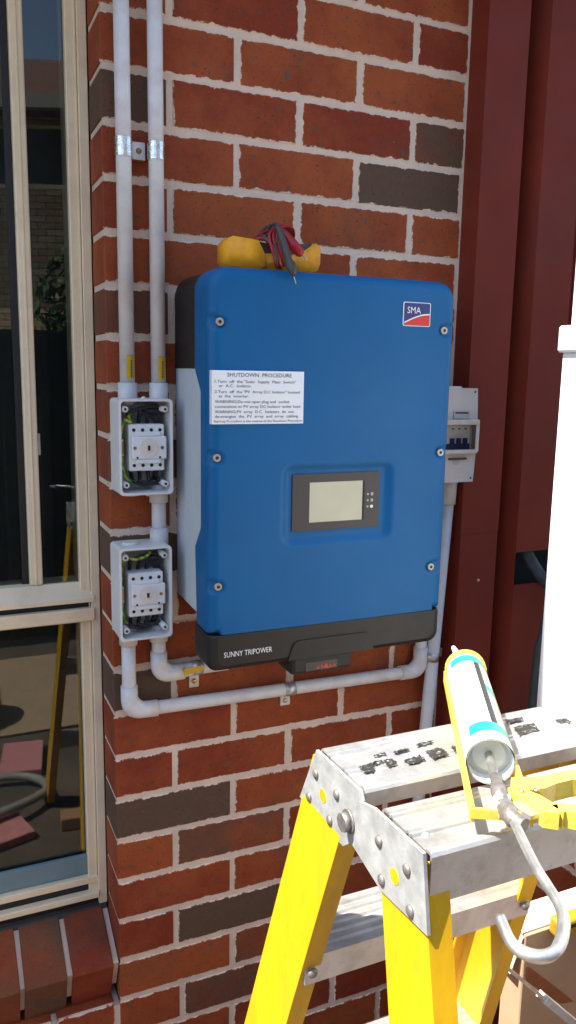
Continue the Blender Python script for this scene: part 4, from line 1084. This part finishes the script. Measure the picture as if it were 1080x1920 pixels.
# ================================================================== what the window glass reflects (behind the camera)
bm = NB(); box(bm, -.45, .34, -2.75, -1.78, .006, .012); tag(ob('cardboard_sheet', bm, m_card), 'flat sheet of brown cardboard lying on the ground, reflected in the window', 'cardboard')
def slab(name, label, cat, mt, x, y, w_, l, h, rz, tilt=0., z=.003, group=None):
    bm = NB(); t = NB(); box(t, -w_ / 2, w_ / 2, -l / 2, l / 2, 0, h, .003)
    merge(bm, t, 0, Matrix.Translation((x, y, z)) @ Matrix.Rotation(rz, 4, 'Z') @ Matrix.Rotation(tilt, 4, 'X'))
    return tag(ob(name, bm, mt), label, cat, group)
slab('foam_sheet', 'larger pink foam sheet beside the flat cardboard, reflected in the window', 'foam', m_pink, -.02, -1.52, .16, .26, .03, .15, 0)
slab('foam_sheet', 'smaller pink foam offcut under the grey hose, reflected in the window', 'foam', m_pink, -.13, -1.02, .14, .20, .03, -.3, 0)
slab('timber_offcut', 'short brown timber offcut on the ground near the ladder foot', 'timber', m_timber, .115, -.98, .12, .07, .045, .1)
hp = [(-.5, -1.05, .03), (-.3, -1.02, .05), (-.12, -1.06, .06), (.0, -1.14, .05), (.04, -1.24, .035), (-.02, -1.33, .035), (-.15, -1.36, .035), (-.4, -1.34, .03), (-.6, -1.3, .02)]
bm = NB(); tube(bm, smooth_path(hp, 8), .016, 12); tag(ob('grey_hose', bm, m_hose, None, True), 'loop of grey hose over the pink foam, reflected in the window', 'hose')
bg_ = NB(); bmesh.ops.create_icosphere(bg_, subdivisions=3, radius=1)
rb = random.Random(5)
for v in bg_.verts:
    k = 1 + rb.uniform(-.06, .06); v.co = Vector((v.co.x * .14 * k - .20, v.co.y * .16 * k - 1.98, max(0, v.co.z * .16 * k + .12)))
tag(ob('black_bag', bg_, m_bag, None, True), 'crumpled black plastic bag on the cardboard sheet', 'bag')
# charcoal boundary fence
fn = thing('boundary_fence', 'charcoal ribbed steel boundary fence facing the house', 'fence', (0, -3.0, 0))
for k in range(-2, 4):
    xa0 = -.4 + k * 2.4
    bm = NB(); prof = []
    x = xa0 + .03
    while x < xa0 + 2.36:
        prof += [(x, -3.0), (x + .05, -3.0), (x + .07, -2.97), (x + .12, -2.97), (x + .14, -3.0)]; x += .19
    lp = [(a, b_, .04) for a, b_ in prof] + [(a, b_ - .0015, .04) for a, b_ in prof[::-1]]
    prism(bm, lp, (0, 0, 1.72)); ob('fence_panel', bm, m_fence, fn)
    bm = NB(); box(bm, xa0 - .03, xa0 + .03, -3.03, -2.95, 0, 1.80); ob('post', bm, m_fence, fn)
    bm = NB(); box(bm, xa0 + .031, xa0 + 2.369, -3.015, -2.955, 1.755, 1.79); ob('top_rail', bm, m_fence, fn)
# neighbouring house
nh = thing('neighbour_house', 'cream brick house with tiled roof beyond the boundary fence', 'house', (0, -11, 0)); nh.rotation_euler = (0, 0, math.radians(22))
bm = NB(); box(bm, -5, 8, -16, -10.5, 0, 5.0); ob('wall', bm, m_nbrick, nh)
bm = NB(); prism(bm, [(-5.6, -9.9, 4.95), (-5.6, -13.2, 6.5), (-5.6, -16.6, 4.95), (-5.6, -16.6, 4.85), (-5.6, -9.9, 4.85)], (14.2, 0, 0)); ob('roof', bm, m_roof, nh)
bm = NB(); box(bm, -5.6, 8.6, -9.98, -9.85, 4.78, 4.95); ob('gutter', bm, m_soffit, nh)
for xw in (-2.6, .7, 4.2):
    bm = NB(); box(bm, xw, xw + 1.3, -10.53, -10.47, 3.95, 4.75); wn = ob('window', bm, m_frame, nh)
    bm = NB(); box(bm, xw + .06, xw + 1.24, -10.468, -10.455, 4.01, 4.69); ob('pane', bm, m_room, wn)
# shrub behind the fence
sh = thing('garden_shrub', 'leafy green shrub showing above the charcoal fence', 'shrub', (.85, -4.3, 0))
bm = NB(); rs = random.Random(2)
for k in range(7):
    a = rs.uniform(0, 6.28); tube(bm, smooth_path([(.85, -4.3, 0), (.85 + .1 * math.cos(a), -4.3 + .1 * math.sin(a), 1.0), (.85 + .4 * math.cos(a), -4.3 + .3 * math.sin(a), 1.8 + rs.uniform(0, .4))], 4), [.018 - .0016 * q for q in range(9)], 6)
ob('trunk', bm, m_bark, sh)
bm = NB()
for k in range(2600):
    th = rs.uniform(0, 6.28); r = rs.random() ** .5; h = rs.random()
    c = Vector((.85 + .62 * r * math.cos(th) * (1 - .5 * h * h), -4.3 + .45 * r * math.sin(th), .9 + 1.35 * h ** .8 + .2 * math.sin(th * 3)))
    u_ = Vector((rs.uniform(-1, 1), rs.uniform(-1, 1), rs.uniform(-1, 1))).normalized(); v_ = u_.cross(Vector((rs.uniform(-1, 1), rs.uniform(-1, 1), 1))).normalized(); s = rs.uniform(.02, .045)
    bm.faces.new([bm.verts.new(c + x) for x in (u_ * s * 1.6, v_ * s * .6, -u_ * s * 1.6, -v_ * s * .6)])
ob('crown', bm, m_leaf, sh)
